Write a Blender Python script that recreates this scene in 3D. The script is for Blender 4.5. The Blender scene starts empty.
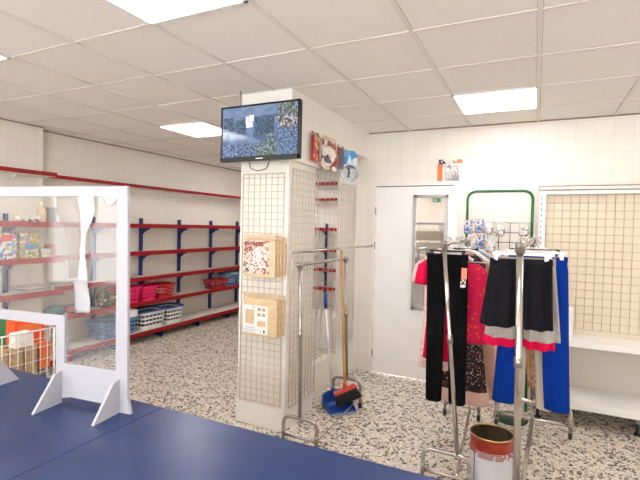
import bpy, bmesh, math, random
from mathutils import Vector, Matrix
random.seed(7)
PI = math.pi
SC = bpy.context.scene
COL = SC.collection

# ------------------------------------------------------------------ camera, world, exposure
CAM_Z = 1.5616
def make_camera():
    yaw, pitch, roll, f = .4492, -.0286, .0224, 447.8
    fw = Vector((-math.sin(yaw)*math.cos(pitch), math.cos(yaw)*math.cos(pitch), math.sin(pitch)))
    r = Vector((math.cos(yaw), math.sin(yaw), 0)); u = r.cross(fw)
    r2 = r*math.cos(roll) + u*math.sin(roll); u2 = -r*math.sin(roll) + u*math.cos(roll)
    cd = bpy.data.cameras.new('camera'); co = bpy.data.objects.new('camera', cd); COL.objects.link(co)
    cd.sensor_width = 36; cd.lens = f/640*36; cd.clip_start = .02
    m = Matrix((r2, u2, -fw)).transposed().to_4x4(); m.translation = (0, 0, CAM_Z)
    co.matrix_world = m
    SC.camera = co
make_camera()
w = bpy.data.worlds.new('world'); SC.world = w; w.use_nodes = True
w.node_tree.nodes['Background'].inputs[0].default_value = (.94, .96, .98, 1)
w.node_tree.nodes['Background'].inputs[1].default_value = 6.8
SC.view_settings.view_transform = 'Standard'; SC.view_settings.look = 'None'
SC.view_settings.gamma = 1; SC.view_settings.use_curve_mapping = False
SC.view_settings.exposure = 0.92
LAMP = 6.6
CEIL = 2.589
YB = 4.616          # wall behind the door
YF = 7.45           # far wall of the shelved room
XL = -5.07
I0, J0, T = -1.816, 1.714, .6

# ------------------------------------------------------------------ materials
def lin(c):
    return tuple(((v/255)/12.92 if v/255 <= .04045 else ((v/255+.055)/1.055)**2.4) for v in c) + (1,)
MATS = {}
def mat(name, rgb, rough=.5, metal=0, var=.06, scale=14, bump=0, bscale=80, rgb2=None, sheen=0, spec=.5, coat=0):
    if name in MATS: return MATS[name]
    m = bpy.data.materials.new(name); m.use_nodes = True; n = m.node_tree.nodes; l = m.node_tree.links
    b = n['Principled BSDF']; b.inputs['Roughness'].default_value = rough; b.inputs['Metallic'].default_value = metal
    b.inputs['Specular IOR Level'].default_value = spec
    if sheen: b.inputs['Sheen Weight'].default_value = sheen
    if coat: b.inputs['Coat Weight'].default_value = coat
    tc = n.new('ShaderNodeTexCoord'); nz = n.new('ShaderNodeTexNoise'); nz.inputs['Scale'].default_value = scale
    nz.inputs['Detail'].default_value = 4
    l.new(tc.outputs['Object'], nz.inputs['Vector'])
    cr = n.new('ShaderNodeValToRGB'); c = lin(rgb)
    if rgb2: c2 = lin(rgb2)
    else: c2 = tuple(min(1, v*(1+var)) for v in c[:3]) + (1,); c = tuple(v*(1-var) for v in c[:3]) + (1,)
    cr.color_ramp.elements[0].color = c; cr.color_ramp.elements[1].color = c2
    cr.color_ramp.elements[0].position = .4; cr.color_ramp.elements[1].position = .6
    l.new(nz.outputs['Fac'], cr.inputs['Fac']); l.new(cr.outputs['Color'], b.inputs['Base Color'])
    if bump:
        nb = n.new('ShaderNodeTexNoise'); nb.inputs['Scale'].default_value = bscale
        bp = n.new('ShaderNodeBump'); bp.inputs['Strength'].default_value = bump; bp.inputs['Distance'].default_value = .01
        l.new(tc.outputs['Object'], nb.inputs['Vector']); l.new(nb.outputs['Fac'], bp.inputs['Height']); l.new(bp.outputs['Normal'], b.inputs['Normal'])
    MATS[name] = m; return m
def cells(name, cols, scale=20, rough=.5, stretch=(1, 1, 1), emit=0, gloss=None, dist='EUCLIDEAN'):
    """patches of several colours (printed card, patterned cloth)"""
    if name in MATS: return MATS[name]
    m = bpy.data.materials.new(name); m.use_nodes = True; n = m.node_tree.nodes; l = m.node_tree.links
    b = n['Principled BSDF']; b.inputs['Roughness'].default_value = rough
    tc = n.new('ShaderNodeTexCoord'); mp = n.new('ShaderNodeMapping'); mp.inputs['Scale'].default_value = stretch
    v = n.new('ShaderNodeTexVoronoi'); v.inputs['Scale'].default_value = scale; v.distance = dist
    l.new(tc.outputs['Object'], mp.inputs['Vector']); l.new(mp.outputs['Vector'], v.inputs['Vector'])
    sp = n.new('ShaderNodeSeparateColor'); l.new(v.outputs['Color'], sp.inputs['Color'])
    cr = n.new('ShaderNodeValToRGB'); cr.color_ramp.interpolation = 'CONSTANT'
    tot = sum(q for _, q in cols); acc = 0
    while len(cr.color_ramp.elements) < len(cols): cr.color_ramp.elements.new(.5)
    for e, (c, q) in zip(cr.color_ramp.elements, cols):
        e.position = min(acc/tot, .999); e.color = lin(c); acc += q
    l.new(sp.outputs[0], cr.inputs['Fac']); l.new(cr.outputs['Color'], b.inputs['Base Color'])
    if emit:
        l.new(cr.outputs['Color'], b.inputs['Emission Color']); b.inputs['Emission Strength'].default_value = emit
        for lk in list(b.inputs['Base Color'].links): l.remove(lk)
        b.inputs['Base Color'].default_value = (.01, .01, .012, 1)
    MATS[name] = m; return m
def brick_wall(name, ax):
    m = bpy.data.materials.new(name); m.use_nodes = True; n = m.node_tree.nodes; l = m.node_tree.links
    b = n['Principled BSDF']; b.inputs['Roughness'].default_value = .42
    tc = n.new('ShaderNodeTexCoord'); s = n.new('ShaderNodeSeparateXYZ'); c = n.new('ShaderNodeCombineXYZ')
    l.new(tc.outputs['Object'], s.inputs[0]); l.new(s.outputs[ax], c.inputs[0]); l.new(s.outputs[2], c.inputs[1])
    br = n.new('ShaderNodeTexBrick'); br.inputs['Scale'].default_value = 1
    br.inputs['Brick Width'].default_value = .145; br.inputs['Row Height'].default_value = .142; br.offset = 0
    br.inputs['Mortar Size'].default_value = .0022; br.inputs['Mortar Smooth'].default_value = .3
    br.inputs['Color1'].default_value = lin((244, 237, 227)); br.inputs['Color2'].default_value = lin((242, 234, 223))
    br.inputs['Mortar'].default_value = lin((229, 219, 207))
    l.new(c.outputs[0], br.inputs['Vector'])
    nz = n.new('ShaderNodeTexNoise'); nz.inputs['Scale'].default_value = 1.7; l.new(tc.outputs['Object'], nz.inputs['Vector'])
    mx = n.new('ShaderNodeMixRGB'); mx.blend_type = 'MULTIPLY'; mx.inputs[0].default_value = .10
    l.new(br.outputs['Color'], mx.inputs[1]); l.new(nz.outputs['Color'], mx.inputs[2])
    l.new(mx.outputs[0], b.inputs['Base Color'])
    bp = n.new('ShaderNodeBump'); bp.inputs['Strength'].default_value = .25; bp.inputs['Distance'].default_value = .003; bp.invert = True
    l.new(br.outputs['Fac'], bp.inputs['Height']); l.new(bp.outputs['Normal'], b.inputs['Normal'])
    MATS[name] = m; return m
def terrazzo():
    m = bpy.data.materials.new('terrazzo'); m.use_nodes = True; n = m.node_tree.nodes; l = m.node_tree.links
    b = n['Principled BSDF']; b.inputs['Roughness'].default_value = .38
    tc = n.new('ShaderNodeTexCoord')
    nz = n.new('ShaderNodeTexNoise'); nz.inputs['Scale'].default_value = 30; nz.inputs['Detail'].default_value = 2
    l.new(tc.outputs['Object'], nz.inputs['Vector'])
    mv = n.new('ShaderNodeVectorMath'); mv.operation = 'MULTIPLY_ADD'; mv.inputs[1].default_value = (.03, .03, .03)
    l.new(nz.outputs['Color'], mv.inputs[0]); l.new(tc.outputs['Object'], mv.inputs[2])
    base = lin((232, 222, 208))
    prev = None
    for sc, cols, edge in ((46, [((240, 231, 218), 50), ((22, 18, 16), 17), ((104, 84, 68), 13), ((212, 196, 174), 20)], .08),
                           (100, [((238, 229, 216), 70), ((34, 28, 24), 14), ((150, 128, 108), 16)], .14)):
        v = n.new('ShaderNodeTexVoronoi'); v.inputs['Scale'].default_value = sc; l.new(mv.outputs[0], v.inputs['Vector'])
        e = n.new('ShaderNodeTexVoronoi'); e.feature = 'DISTANCE_TO_EDGE'; e.inputs['Scale'].default_value = sc; l.new(mv.outputs[0], e.inputs['Vector'])
        sp = n.new('ShaderNodeSeparateColor'); l.new(v.outputs['Color'], sp.inputs[0])
        cr = n.new('ShaderNodeValToRGB'); cr.color_ramp.interpolation = 'CONSTANT'; acc = 0
        while len(cr.color_ramp.elements) < len(cols): cr.color_ramp.elements.new(.5)
        for el, (c, q) in zip(cr.color_ramp.elements, cols): el.position = acc/100; el.color = lin(c); acc += q
        l.new(sp.outputs[0], cr.inputs['Fac'])
        gt = n.new('ShaderNodeMath'); gt.operation = 'GREATER_THAN'; gt.inputs[1].default_value = edge; l.new(e.outputs['Distance'], gt.inputs[0])
        mx = n.new('ShaderNodeMixRGB'); l.new(gt.outputs[0], mx.inputs[0]); mx.inputs[1].default_value = base; l.new(cr.outputs['Color'], mx.inputs[2])
        if prev is None: prev = mx.outputs[0]
        else:
            d = n.new('ShaderNodeMixRGB'); d.blend_type = 'DARKEN'; d.inputs[0].default_value = 1; l.new(prev, d.inputs[1]); l.new(mx.outputs[0], d.inputs[2]); prev = d.outputs[0]
    l.new(prev, b.inputs['Base Color'])
    MATS['terrazzo'] = m; return m
def emission(name, rgb, s):
    m = bpy.data.materials.new(name); m.use_nodes = True; n = m.node_tree.nodes; l = m.node_tree.links
    b = n['Principled BSDF']; b.inputs['Base Color'].default_value = (.8, .8, .8, 1)
    b.inputs['Emission Color'].default_value = lin(rgb); b.inputs['Emission Strength'].default_value = s
    MATS[name] = m; return m
def clear(name, tint=(255, 255, 255), opacity=.06, rough=.02, gloss=1.0, white=(240, 240, 240)):
    """thin clear plastic or glass: see-through, with a fresnel gloss and a little milkiness"""
    m = bpy.data.materials.new(name); m.use_nodes = True; n = m.node_tree.nodes; l = m.node_tree.links
    out = n['Material Output']; n.remove(n['Principled BSDF'])
    t = n.new('ShaderNodeBsdfTransparent'); t.inputs[0].default_value = lin(tint)
    d = n.new('ShaderNodeBsdfDiffuse'); d.inputs[0].default_value = lin(white)
    g = n.new('ShaderNodeBsdfGlossy'); g.inputs['Roughness'].default_value = rough
    fr = n.new('ShaderNodeLayerWeight'); fr.inputs[0].default_value = .5
    pw = n.new('ShaderNodeMath'); pw.operation = 'POWER'; pw.inputs[1].default_value = 5; l.new(fr.outputs['Facing'], pw.inputs[0])
    mm = n.new('ShaderNodeMath'); mm.operation = 'MULTIPLY_ADD'; mm.inputs[1].default_value = .5*gloss; mm.inputs[2].default_value = .035*gloss; l.new(pw.outputs[0], mm.inputs[0])
    a = n.new('ShaderNodeMixShader'); a.inputs[0].default_value = opacity; l.new(t.outputs[0], a.inputs[1]); l.new(d.outputs[0], a.inputs[2])
    c = n.new('ShaderNodeMixShader'); l.new(mm.outputs[0], c.inputs[0]); l.new(a.outputs[0], c.inputs[1]); l.new(g.outputs[0], c.inputs[2])
    l.new(c.outputs[0], out.inputs['Surface']); MATS[name] = m; return m

brick_x = brick_wall('glazed_block_x', 0); brick_y = brick_wall('glazed_block_y', 1)
M_floor = terrazzo()
M_ceil = mat('ceiling_tile', (243, 238, 233), .9, var=.015, scale=60, bump=.15, bscale=180)
M_tee = mat('ceiling_bar', (232, 227, 222), .6, var=.01)
M_gap = mat('ceiling_gap', (190, 176, 164), .9)
M_paint = mat('white_paint', (238, 234, 228), .45, var=.01)
M_door = mat('door_white', (246, 244, 242), .4, var=.012, scale=4)
M_white = mat('white_metal', (240, 238, 234), .35, var=.01)
M_wire = mat('wire_white', (206, 194, 178), .4, var=.02)
M_wiret = mat('wire_tan', (190, 166, 132), .4, var=.03)
M_beige = mat('back_panel', (238, 224, 200), .6, var=.015, scale=3)
M_red = mat('red_rail', (150, 14, 24), .4, var=.05, spec=.35)
M_blue = mat('blue_upright', (26, 52, 116), .4, var=.06)
M_deck = mat('shelf_deck', (225, 218, 208), .5, var=.02)
M_chrome = mat('chrome', (205, 200, 195), .16, 1, var=.03)
M_steel = mat('grey_steel', (165, 160, 155), .3, .9, var=.04)
M_black = mat('black_plastic', (14, 14, 16), .4, spec=.3)
M_blackw = mat('black_wire', (40, 40, 42), .4)
M_green = mat('green_tube', (24, 98, 52), .35, .2, var=.08)
M_board = mat('white_board', (170, 168, 174), .4, var=.008)
M_rubber = mat('rubber', (40, 40, 42), .7)
M_grey = mat('grey_plastic', (130, 134, 142), .5)

# ------------------------------------------------------------------ mesh builder
class MB:
    def __init__(s): s.bm = bmesh.new(); s.smooth = False
    def box(s, x0, y0, z0, x1, y1, z1, bev=0):
        b = bmesh.new(); bmesh.ops.create_cube(b, size=1)
        for v in b.verts: v.co = Vector(((x0+x1)/2+v.co.x*(x1-x0), (y0+y1)/2+v.co.y*(y1-y0), (z0+z1)/2+v.co.z*(z1-z0)))
        if bev: bmesh.ops.bevel(b, geom=b.edges[:], offset=bev, segments=2, affect='EDGES', profile=.6)
        s._add(b); return s
    def obox(s, c, size, rot, bev=0):
        b = bmesh.new(); bmesh.ops.create_cube(b, size=1)
        for v in b.verts: v.co = Vector((v.co.x*size[0], v.co.y*size[1], v.co.z*size[2]))
        if bev: bmesh.ops.bevel(b, geom=b.edges[:], offset=bev, segments=2, affect='EDGES', profile=.6)
        for v in b.verts: v.co = rot @ v.co + Vector(c)
        s._add(b); return s
    def _add(s, b):
        me = bpy.data.meshes.new('t'); b.to_mesh(me); b.free(); s.bm.from_mesh(me); bpy.data.meshes.remove(me)
    def tube(s, pts, r, n=10, closed=False, caps=True):
        pts = [Vector(p) for p in pts]; k = len(pts); rings = []
        up = None
        for i, p in enumerate(pts):
            if closed: t = pts[(i+1) % k]-pts[i-1]
            else: t = pts[min(i+1, k-1)]-pts[max(i-1, 0)]
            t.normalize()
            if up is None:
                up = Vector((0, 0, 1)) if abs(t.z) < .9 else Vector((1, 0, 0))
            a = t.cross(up)
            if a.length < 1e-6: a = t.orthogonal()
            a.normalize(); up = a.cross(t).normalized()
            rr = r[i] if isinstance(r, (list, tuple)) else r
            rings.append([s.bm.verts.new(p+(a*math.cos(2*PI*j/n)+up*math.sin(2*PI*j/n))*rr) for j in range(n)])
        m = k if closed else k-1
        for i in range(m):
            A, B = rings[i], rings[(i+1) % k]
            for j in range(n):
                f = s.bm.faces.new((A[j], A[(j+1) % n], B[(j+1) % n], B[j])); f.smooth = True
        if caps and not closed:
            s.bm.faces.new(rings[0][::-1]); s.bm.faces.new(rings[-1])
        return s
    def wire(s, a, b, r): return s.tube([a, b], r, 5)
    def lathe(s, prof, c, n=32, axis='z', tilt=None, caps=False):
        rings = []
        for (r, h) in prof:
            ring = []
            for j in range(n):
                a = 2*PI*j/n
                p = Vector((r*math.cos(a), r*math.sin(a), h))
                if axis == 'y': p = Vector((p.x, p.z, p.y))
                if axis == 'x': p = Vector((p.z, p.x, p.y))
                if tilt: p = tilt @ p
                ring.append(s.bm.verts.new(p+Vector(c)))
            rings.append(ring)
        for A, B in zip(rings, rings[1:]):
            for j in range(n):
                f = s.bm.faces.new((A[j], A[(j+1) % n], B[(j+1) % n], B[j])); f.smooth = True
        if caps: s.bm.faces.new(rings[0][::-1]); s.bm.faces.new(rings[-1])
        return s
    def prism(s, poly, d, bev=0):
        """poly: list of 3D points in a plane, extruded by vector d"""
        b = bmesh.new(); d = Vector(d)
        A = [b.verts.new(Vector(p)) for p in poly]; B = [b.verts.new(Vector(p)+d) for p in poly]
        b.faces.new(A[::-1]); b.faces.new(B); k = len(poly)
        for i in range(k): b.faces.new((A[i], A[(i+1) % k], B[(i+1) % k], B[i]))
        bmesh.ops.recalc_face_normals(b, faces=b.faces[:])
        if bev: bmesh.ops.bevel(b, geom=b.edges[:], offset=bev, segments=1, affect='EDGES')
        s._add(b); return s
    def rings(s, rows, cap0=True, cap1=True):
        R = [[s.bm.verts.new(Vector(p)) for p in r] for r in rows]
        for A, B in zip(R, R[1:]):
            n = len(A)
            for j in range(n):
                f = s.bm.faces.new((A[j], A[(j+1) % n], B[(j+1) % n], B[j])); f.smooth = True
        if cap0: s.bm.faces.new(R[0][::-1])
        if cap1: s.bm.faces.new(R[-1])
        return s
    def sheet(s, grid):
        G = [[s.bm.verts.new(Vector(p)) for p in r] for r in grid]
        for A, B in zip(G, G[1:]):
            for j in range(len(A)-1):
                f = s.bm.faces.new((A[j], A[j+1], B[j+1], B[j])); f.smooth = True
        return s
    def build(s, name, m, parent=None, solid=0):
        bmesh.ops.recalc_face_normals(s.bm, faces=s.bm.faces[:])
        if solid:
            bmesh.ops.solidify(s.bm, geom=s.bm.faces[:], thickness=solid)
            bmesh.ops.recalc_face_normals(s.bm, faces=s.bm.faces[:])
        off = Vector((0, 0, 0)); p = parent
        while p: off += p.location; p = p.parent
        me = bpy.data.meshes.new(name)
        o = bpy.data.objects.new(name, me); COL.objects.link(o)
        if parent: o.parent = parent
        else:
            # origin at the base of the thing
            if s.bm.verts and not getattr(s, 'keep', False):
                xs = [v.co.x for v in s.bm.verts]; ys = [v.co.y for v in s.bm.verts]; zs = [v.co.z for v in s.bm.verts]
                o.location = ((min(xs)+max(xs))/2, (min(ys)+max(ys))/2, min(zs)); off = o.location.copy()
        for v in s.bm.verts: v.co -= off
        s.bm.to_mesh(me); s.bm.free(); me.materials.append(m)
        return o
def tag(o, label, cat, group=None):
    o['label'] = label; o['category'] = cat
    if group: o['group'] = group
    return o
def thing(name, label, cat, loc, group=None):
    o = bpy.data.objects.new(name, None); COL.objects.link(o); o.location = loc; o.empty_display_size = .1
    return tag(o, label, cat, group)
def struct(o): o['kind'] = 'structure'; return o
def S(name, m, f, parent=None):
    b = MB(); b.keep = True; f(b); o = b.build(name, m, parent)
    if not parent: struct(o)
    return o
def copy_tree(o, loc=None, label=None, parent=None, rz=0, mats=None):
    kids = list(o.children)
    c = o.copy(); COL.objects.link(c)
    if parent: c.parent = parent
    if loc is not None: c.location = loc
    if rz: c.rotation_euler.z = rz
    if label: c['label'] = label
    for k in kids: copy_tree(k, parent=c)
    return c
def arc(c, r, a0, a1, n, ax):
    """points on an arc; ax = two unit vectors"""
    u, v = Vector(ax[0]), Vector(ax[1]); c = Vector(c)
    return [c+u*r*math.cos(a0+(a1-a0)*i/n)+v*r*math.sin(a0+(a1-a0)*i/n) for i in range(n+1)]
def roundpath(pts, r, n=6):
    pts = [Vector(p) for p in pts]; out = [pts[0]]
    for a, b, c in zip(pts, pts[1:], pts[2:]):
        d1 = (a-b).normalized(); d2 = (c-b).normalized()
        p0, p2 = b+d1*r, b+d2*r
        for i in range(n+1):
            t = i/n; out.append(p0*(1-t)**2+b*2*t*(1-t)+p2*t*t)
    out.append(pts[-1]); return out

# ------------------------------------------------------------------ the setting
XS = -1.78     # plane of the low wall and pilaster
S('floor', M_floor, lambda b: b.box(XL-.2, -2.7, -.1, 2.7, YF+.2, 0))
S('ceiling', M_ceil, lambda b: b.box(XL-.2, -2.7, CEIL, 2.7, YF+.2, CEIL+.1))
S('wall_left', brick_y, lambda b: (b.box(XL-.2, 3.12, 0, XL, YF+.2, CEIL), b.box(XL-.2, -2.7, 0, -4.9, 3.12, CEIL)))
S('wall_back', brick_x, lambda b: (b.box(XS-.022, YB, 0, -1.60, YB+.15, CEIL), b.box(-1.60, YB, 2.05, -.70, YB+.15, CEIL), b.box(-.70, YB, 0, 2.6, YB+.15, CEIL)))
S('wall_far', brick_x, lambda b: b.box(XL, YF, 0, -1.3, YF+.2, CEIL))
S('wall_right', brick_y, lambda b: b.box(2.5, -2.7, 0, 2.7, YB+.1, CEIL))
S('wall_inner', brick_y, lambda b: b.box(-1.75, YB+.15, 0, -1.55, YF, CEIL))
FILL_WIN = [(-1.55, -.25), (-.10, 1.15), (1.30, 2.40), (-4.75, -3.35)]  # added windows, unseen behind the camera, letting in fill daylight
def front(b):
    b.box(XL, -2.7, 0, 2.6, -2.5, .75); b.box(XL, -2.7, 2.45, 2.6, -2.5, CEIL)
    xs = [XL]+[v for a in sorted(FILL_WIN) for v in a]+[2.6]
    for a, c in zip(xs[::2], xs[1::2]): b.box(a, -2.7, .75, c, -2.5, 2.45)
S('wall_front', brick_x, front)
for k, (a, c) in enumerate(FILL_WIN):
    def frame(b):
        b.box(a, -2.63, .75, a+.05, -2.57, 2.45); b.box(c-.05, -2.63, .75, c, -2.57, 2.45); b.box(a, -2.63, .75, c, -2.57, .80); b.box(a, -2.63, 2.40, c, -2.57, 2.45)
    wn = S('fill_window_%d' % (k+1), M_paint, frame)
    S('fill_window_pane', clear('fill_window_glass%d' % k, opacity=.02, gloss=1), lambda b: b.box(a+.05, -2.602, .80, c-.05, -2.598, 2.40), wn)
S('wall_pilaster', brick_y, lambda b: b.box(XS-.022, 4.12, 0, XS, YB+.01, CEIL))
S('wall_low', brick_y, lambda b: b.box(XS-.09, 3.36, 0, XS, 4.12, .29))
S('column', brick_x, lambda b: b.box(-2.11, 2.92, 0, -1.69, 3.40, CEIL))
S('beam', mat('beam_plaster', (240, 235, 227), .5, var=.01), lambda b: b.box(-2.05, 3.40, 2.315, -1.66, YB, CEIL))
S('column_cladding', mat('column_plaster', (240, 235, 228), .5, var=.01), lambda b: (b.box(-2.113, 2.917, 2.06, -1.66, 3.40, CEIL-.001), b.box(-1.70, 2.918, .17, -1.678, 2.955, 2.06)))
S('baseboard_column', M_paint, lambda b: (b.box(-2.118, 2.908, 0, -1.678, 3.40, .17, .004)))
def grid_bars(b):
    for i in range(-6, 8):
        x = I0+i*T
        if XL < x < 2.5: b.box(x-.012, -2.5, CEIL-.006, x+.012, YF, CEIL+.002)
    for j in range(-8, 11):
        y = J0+j*T
        if -2.5 < y < YF: b.box(XL, y-.008, CEIL-.005, 2.5, y+.008, CEIL+.002)
S('trim_1', M_tee, grid_bars)
def grid_gaps(b):
    for i in range(-6, 8):
        x = I0+i*T
        if XL < x < 2.5: b.box(x-.0145, -2.5, CEIL-.0015, x+.0145, YF, CEIL+.002)
    for j in range(-8, 11):
        y = J0+j*T
        if -2.5 < y < YF: b.box(XL, y-.0105, CEIL-.0015, 2.5, y+.0105, CEIL+.002)
S('trim_2', M_gap, grid_gaps)
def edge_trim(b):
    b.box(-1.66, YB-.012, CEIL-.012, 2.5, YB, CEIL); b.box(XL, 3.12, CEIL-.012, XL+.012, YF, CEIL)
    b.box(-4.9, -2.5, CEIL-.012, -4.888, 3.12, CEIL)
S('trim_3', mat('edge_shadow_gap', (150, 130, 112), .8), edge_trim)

# door
d = S('door_1', M_door, lambda b: b.box(-1.555, YB-.02, .012, -.745, YB+.03, 2.005, .003))
S('door_frame', M_paint, lambda b: (b.box(-1.60, YB-.025, 0, -1.562, YB+.05, 2.05), b.box(-.738, YB-.025, 0, -.70, YB+.05, 2.05), b.box(-1.562, YB-.025, 2.012, -.738, YB+.05, 2.05)), d)
S('door_shadow_line', mat('shadow_line_grey', (96, 88, 82), .8), lambda b: b.box(-1.555, YB-.024, 2.003, -.745, YB-.018, 2.013), d)  # dark strip painted in for the shadow line above the door
for z in (.22, 1.38, 1.75): S('door_hinge', M_steel, lambda b: b.tube([(-1.557, YB-.03, z-.04), (-1.557, YB-.03, z+.04)], .007, 8), d)
S('door_handle', M_steel, lambda b: (b.tube(roundpath([(-.79, YB-.02, 1.0), (-.79, YB-.07, 1.0), (-.90, YB-.07, 1.0)], .015), .009, 8), b.lathe([(.025, 0), (.025, .008)], (-.79, YB-.03, 1.0), 16, 'y', caps=True)), d)

# mirror on the door
mm = bpy.data.materials.new('mirror_glass'); mm.use_nodes = True
pb = mm.node_tree.nodes['Principled BSDF']; pb.inputs['Metallic'].default_value = 1; pb.inputs['Roughness'].default_value = .03; pb.inputs['Base Color'].default_value = (.82, .82, .82, 1)
t = thing('door_mirror', 'tall narrow mirror in a grey frame hung on the white door', 'mirror', (-.975, YB-.03, .73))
MB().box(-1.12, YB-.036, .76, -.825, YB-.030, 1.88).build('mirror_glass', mm, t)
fr = MB()
fr.box(-1.145, YB-.045, .73, -1.115, YB-.021, 1.915, .003); fr.box(-.83, YB-.045, .73, -.80, YB-.021, 1.915, .003)
fr.box(-1.145, YB-.045, 1.885, -.80, YB-.021, 1.915, .003); fr.box(-1.145, YB-.045, .73, -.80, YB-.021, .762, .003)
fr.build('mirror_frame', mat('mirror_frame', (172, 168, 164), .4, .5), t)

# ------------------------------------------------------------------ ceiling lamps
M_lamp = emission('lamp_diffuser', (253, 250, 250), LAMP)
lamps = [(0, -1, 'square ceiling light panel at the top edge of the photo, nearest the counter'),
         (2, 3, 'square ceiling light panel above the clothes racks near the door wall'),
         (-3, 3, 'square ceiling light panel left of the screen, over the red shelves'),
         (-3, -1, 'square ceiling light panel just past the left edge of the photo'),
         (2, -1, 'added unseen square ceiling light panel above and right of the counter'),  # added from here on: panels out of view for extra illumination
         (0, -5, 'added unseen square ceiling light panel behind the counter'),
         (-3, -5, 'added unseen square ceiling light panel behind the counter near the left wall'),
         (3, -5, 'added unseen square ceiling light panel behind the counter near the right wall'),
         (5, 2, 'added unseen square ceiling light panel over the right end of the white shelving'),
         (-4, 7, 'added unseen square ceiling light panel at the far end of the shelved room'),
         (-1, 7, 'added unseen square ceiling light panel behind the column in the shelved room')]
for i, j, lab in lamps:
    x, y = I0+i*T, J0+j*T
    t = thing('ceiling_light', lab, 'ceiling light', (x+.3, y+.3, CEIL-.012), 'square ceiling light panels')
    f = MB()
    for (a, b_, c, e) in ((0, 0, .6, .018), (0, .582, .6, .6), (0, 0, .018, .6), (.582, 0, .6, .6)): f.box(x+a, y+b_, CEIL-.012, x+c, y+e, CEIL-.001)
    f.build('frame', M_white, t)
    MB().box(x+.018, y+.018, CEIL-.010, x+.582, y+.582, CEIL-.002).build('diffuser', M_lamp, t)

# ------------------------------------------------------------------ red and blue shelving
LV = [(2.058, .24), (1.53, .36), (1.165, .36), (.82, .36), (.49, .36), (.125, .50)]
def shelf_run(name, label, x_wall, y0, y1, ups, depth_add=0, group=None, far=False):
    """run along a wall at x = x_wall (or along y = YF if far)"""
    t = thing(name, label, 'shelving', ((x_wall+.2, (y0+y1)/2, 0) if not far else ((y0+y1)/2, YF-.2, 0)), group)
    def bx(b, d0, s0, z0, d1, s1, z1, bev=0):
        if far: b.box(s0, YF-d1, z0, s1, YF-d0, z1, bev)
        else: b.box(x_wall+d0, s0, z0, x_wall+d1, s1, z1, bev)
    def pt(dd, s, z): return (s, YF-dd, z) if far else (x_wall+dd, s, z)
    for u in ups:
        b = MB(); bx(b, .002, u-.015, 0, .05, u+.015, 1.63); up = b.build('upright', M_blue, t)
        fl = LV[5][1]+depth_add
        b = MB(); bx(b, .05, u-.015, .02, fl-.06, u+.015, .085); bx(b, fl-.09, u-.018, 0, fl-.06, u+.018, .085); b.build('foot', M_blue, up)
        for z, dd in LV[1:5]:
            b = MB(); b.prism([pt(.05, u-.006, z-.025), pt(.20, u-.006, z-.025), pt(.20, u-.006, z-.045), pt(.12, u-.006, z-.075), pt(.05, u-.006, z-.13)], (.012, 0, 0) if far else (0, .012, 0))
            b.build('bracket', M_blue, up)
    for k, (z, dd) in enumerate(LV+([(2.34, .24)] if far else [])):
        dd += depth_add
        b = MB(); bx(b, .052 if k else .01, y0, z-.022, dd-.012, y1, z+.004); sh = b.build('shelf', M_deck, t)
        b = MB(); bx(b, dd-.012, y0, z-(.032 if k else .022), dd+.006, y1, z+(.024 if k else .020), .003); b.build('front_rail', M_red, sh)
        if k == 0:
            s_ = y0+.3
            while s_ < y1:
                b = MB(); b.prism([pt(.0, s_, z-.02), pt(dd*.35, s_, z-.02), pt(.0, s_, z-.07)], (.006, 0, 0) if far else (0, .006, 0)); b.build('bracket', M_white, sh)
                s_ += .75
    return t
shelf_run('shelving_unit', 'long red edged shelving with blue uprights along the left wall beyond the pillar', XL, 3.14, 7.42, [3.86+.755*k for k in range(5)], group='red edged shelving')
shelf_run('shelving_unit', 'nearest red edged shelving seen through the clear screen, in front of the left pillar', -4.9, -.5, 3.10, [2.72-.755*k for k in range(5)], .03, group='red edged shelving')
shelf_run('shelving_unit', 'red edged shelving on the far wall glimpsed between column and broom', 0, -4.5, -1.8, [-4.2, -3.45, -2.72, -1.95], group='red edged shelving', far=True)

# ------------------------------------------------------------------ sales counter
M_counter = mat('blue_laminate', (26, 48, 94), .27, var=.14, scale=400, bump=.04, bscale=500, spec=.5)
t = thing('counter', 'long sales counter with a smooth blue top in the foreground', 'counter', (-.8, .6, 0))
MB().box(-1.19, .30, .862, 1.2, 1.2, .90, .003).build('counter_top', M_counter, t)
MB().box(-3.2, .30, .862, -1.1912, 1.198, .90, .003).build('counter_top', M_counter, t)
MB().box(-3.15, .36, .06, 1.15, 1.13, .862).build('body', mat('counter_body', (226, 222, 216), .5), t)
MB().box(-3.1, .40, 0, 1.1, 1.10, .06).build('plinth', M_black, t)

# ------------------------------------------------------------------ clear counter screen
A0 = Vector((-1.551, 1.054, .90)); DV = Vector((.99, .143, 0)).normalized(); NV = Vector((-.143, .99, 0)).normalized()
def sp(s, z, n=0): return A0+DV*s+NV*n+Vector((0, 0, z))
t = thing('counter_screen', 'white framed clear protective screen with a hand-through opening standing on the blue counter', 'screen', tuple(sp(-.2, 0)))
SL = -.72   # left edge of the board
b = MB(); TH = NV*.012
def pl(poly): b.prism([sp(s, z) for s, z in poly], TH)
def rect(s0, z0, s1, z1): pl([(s0, z0), (s1, z0), (s1, z1), (s0, z1)])
rect(SL, .752, .290, .788)                       # top bar
pl([(.2475, .14), (.2475, .752), (.292, .752), (.298, .06), (.312, .0), (.26, .0), (.2475, .02)])  # right stile
rect(SL, .02, SL+.05, .752)                     # left stile
pl([(-.02, .015), (-.005, .012), (.05, .025), (.2475, .02), (.2475, .145), (.02, .145), (.02, .318), (-.395, .318), (-.395, .282), (-.02, .28)])   # right lower panel and bar
pl([(-.355, .015), (-.355, .282), (-.395, .282), (-.395, .318), (-.395, .145), (SL+.05, .145), (SL+.05, .02)])
fr = b.build('frame', M_board, t)
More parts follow.
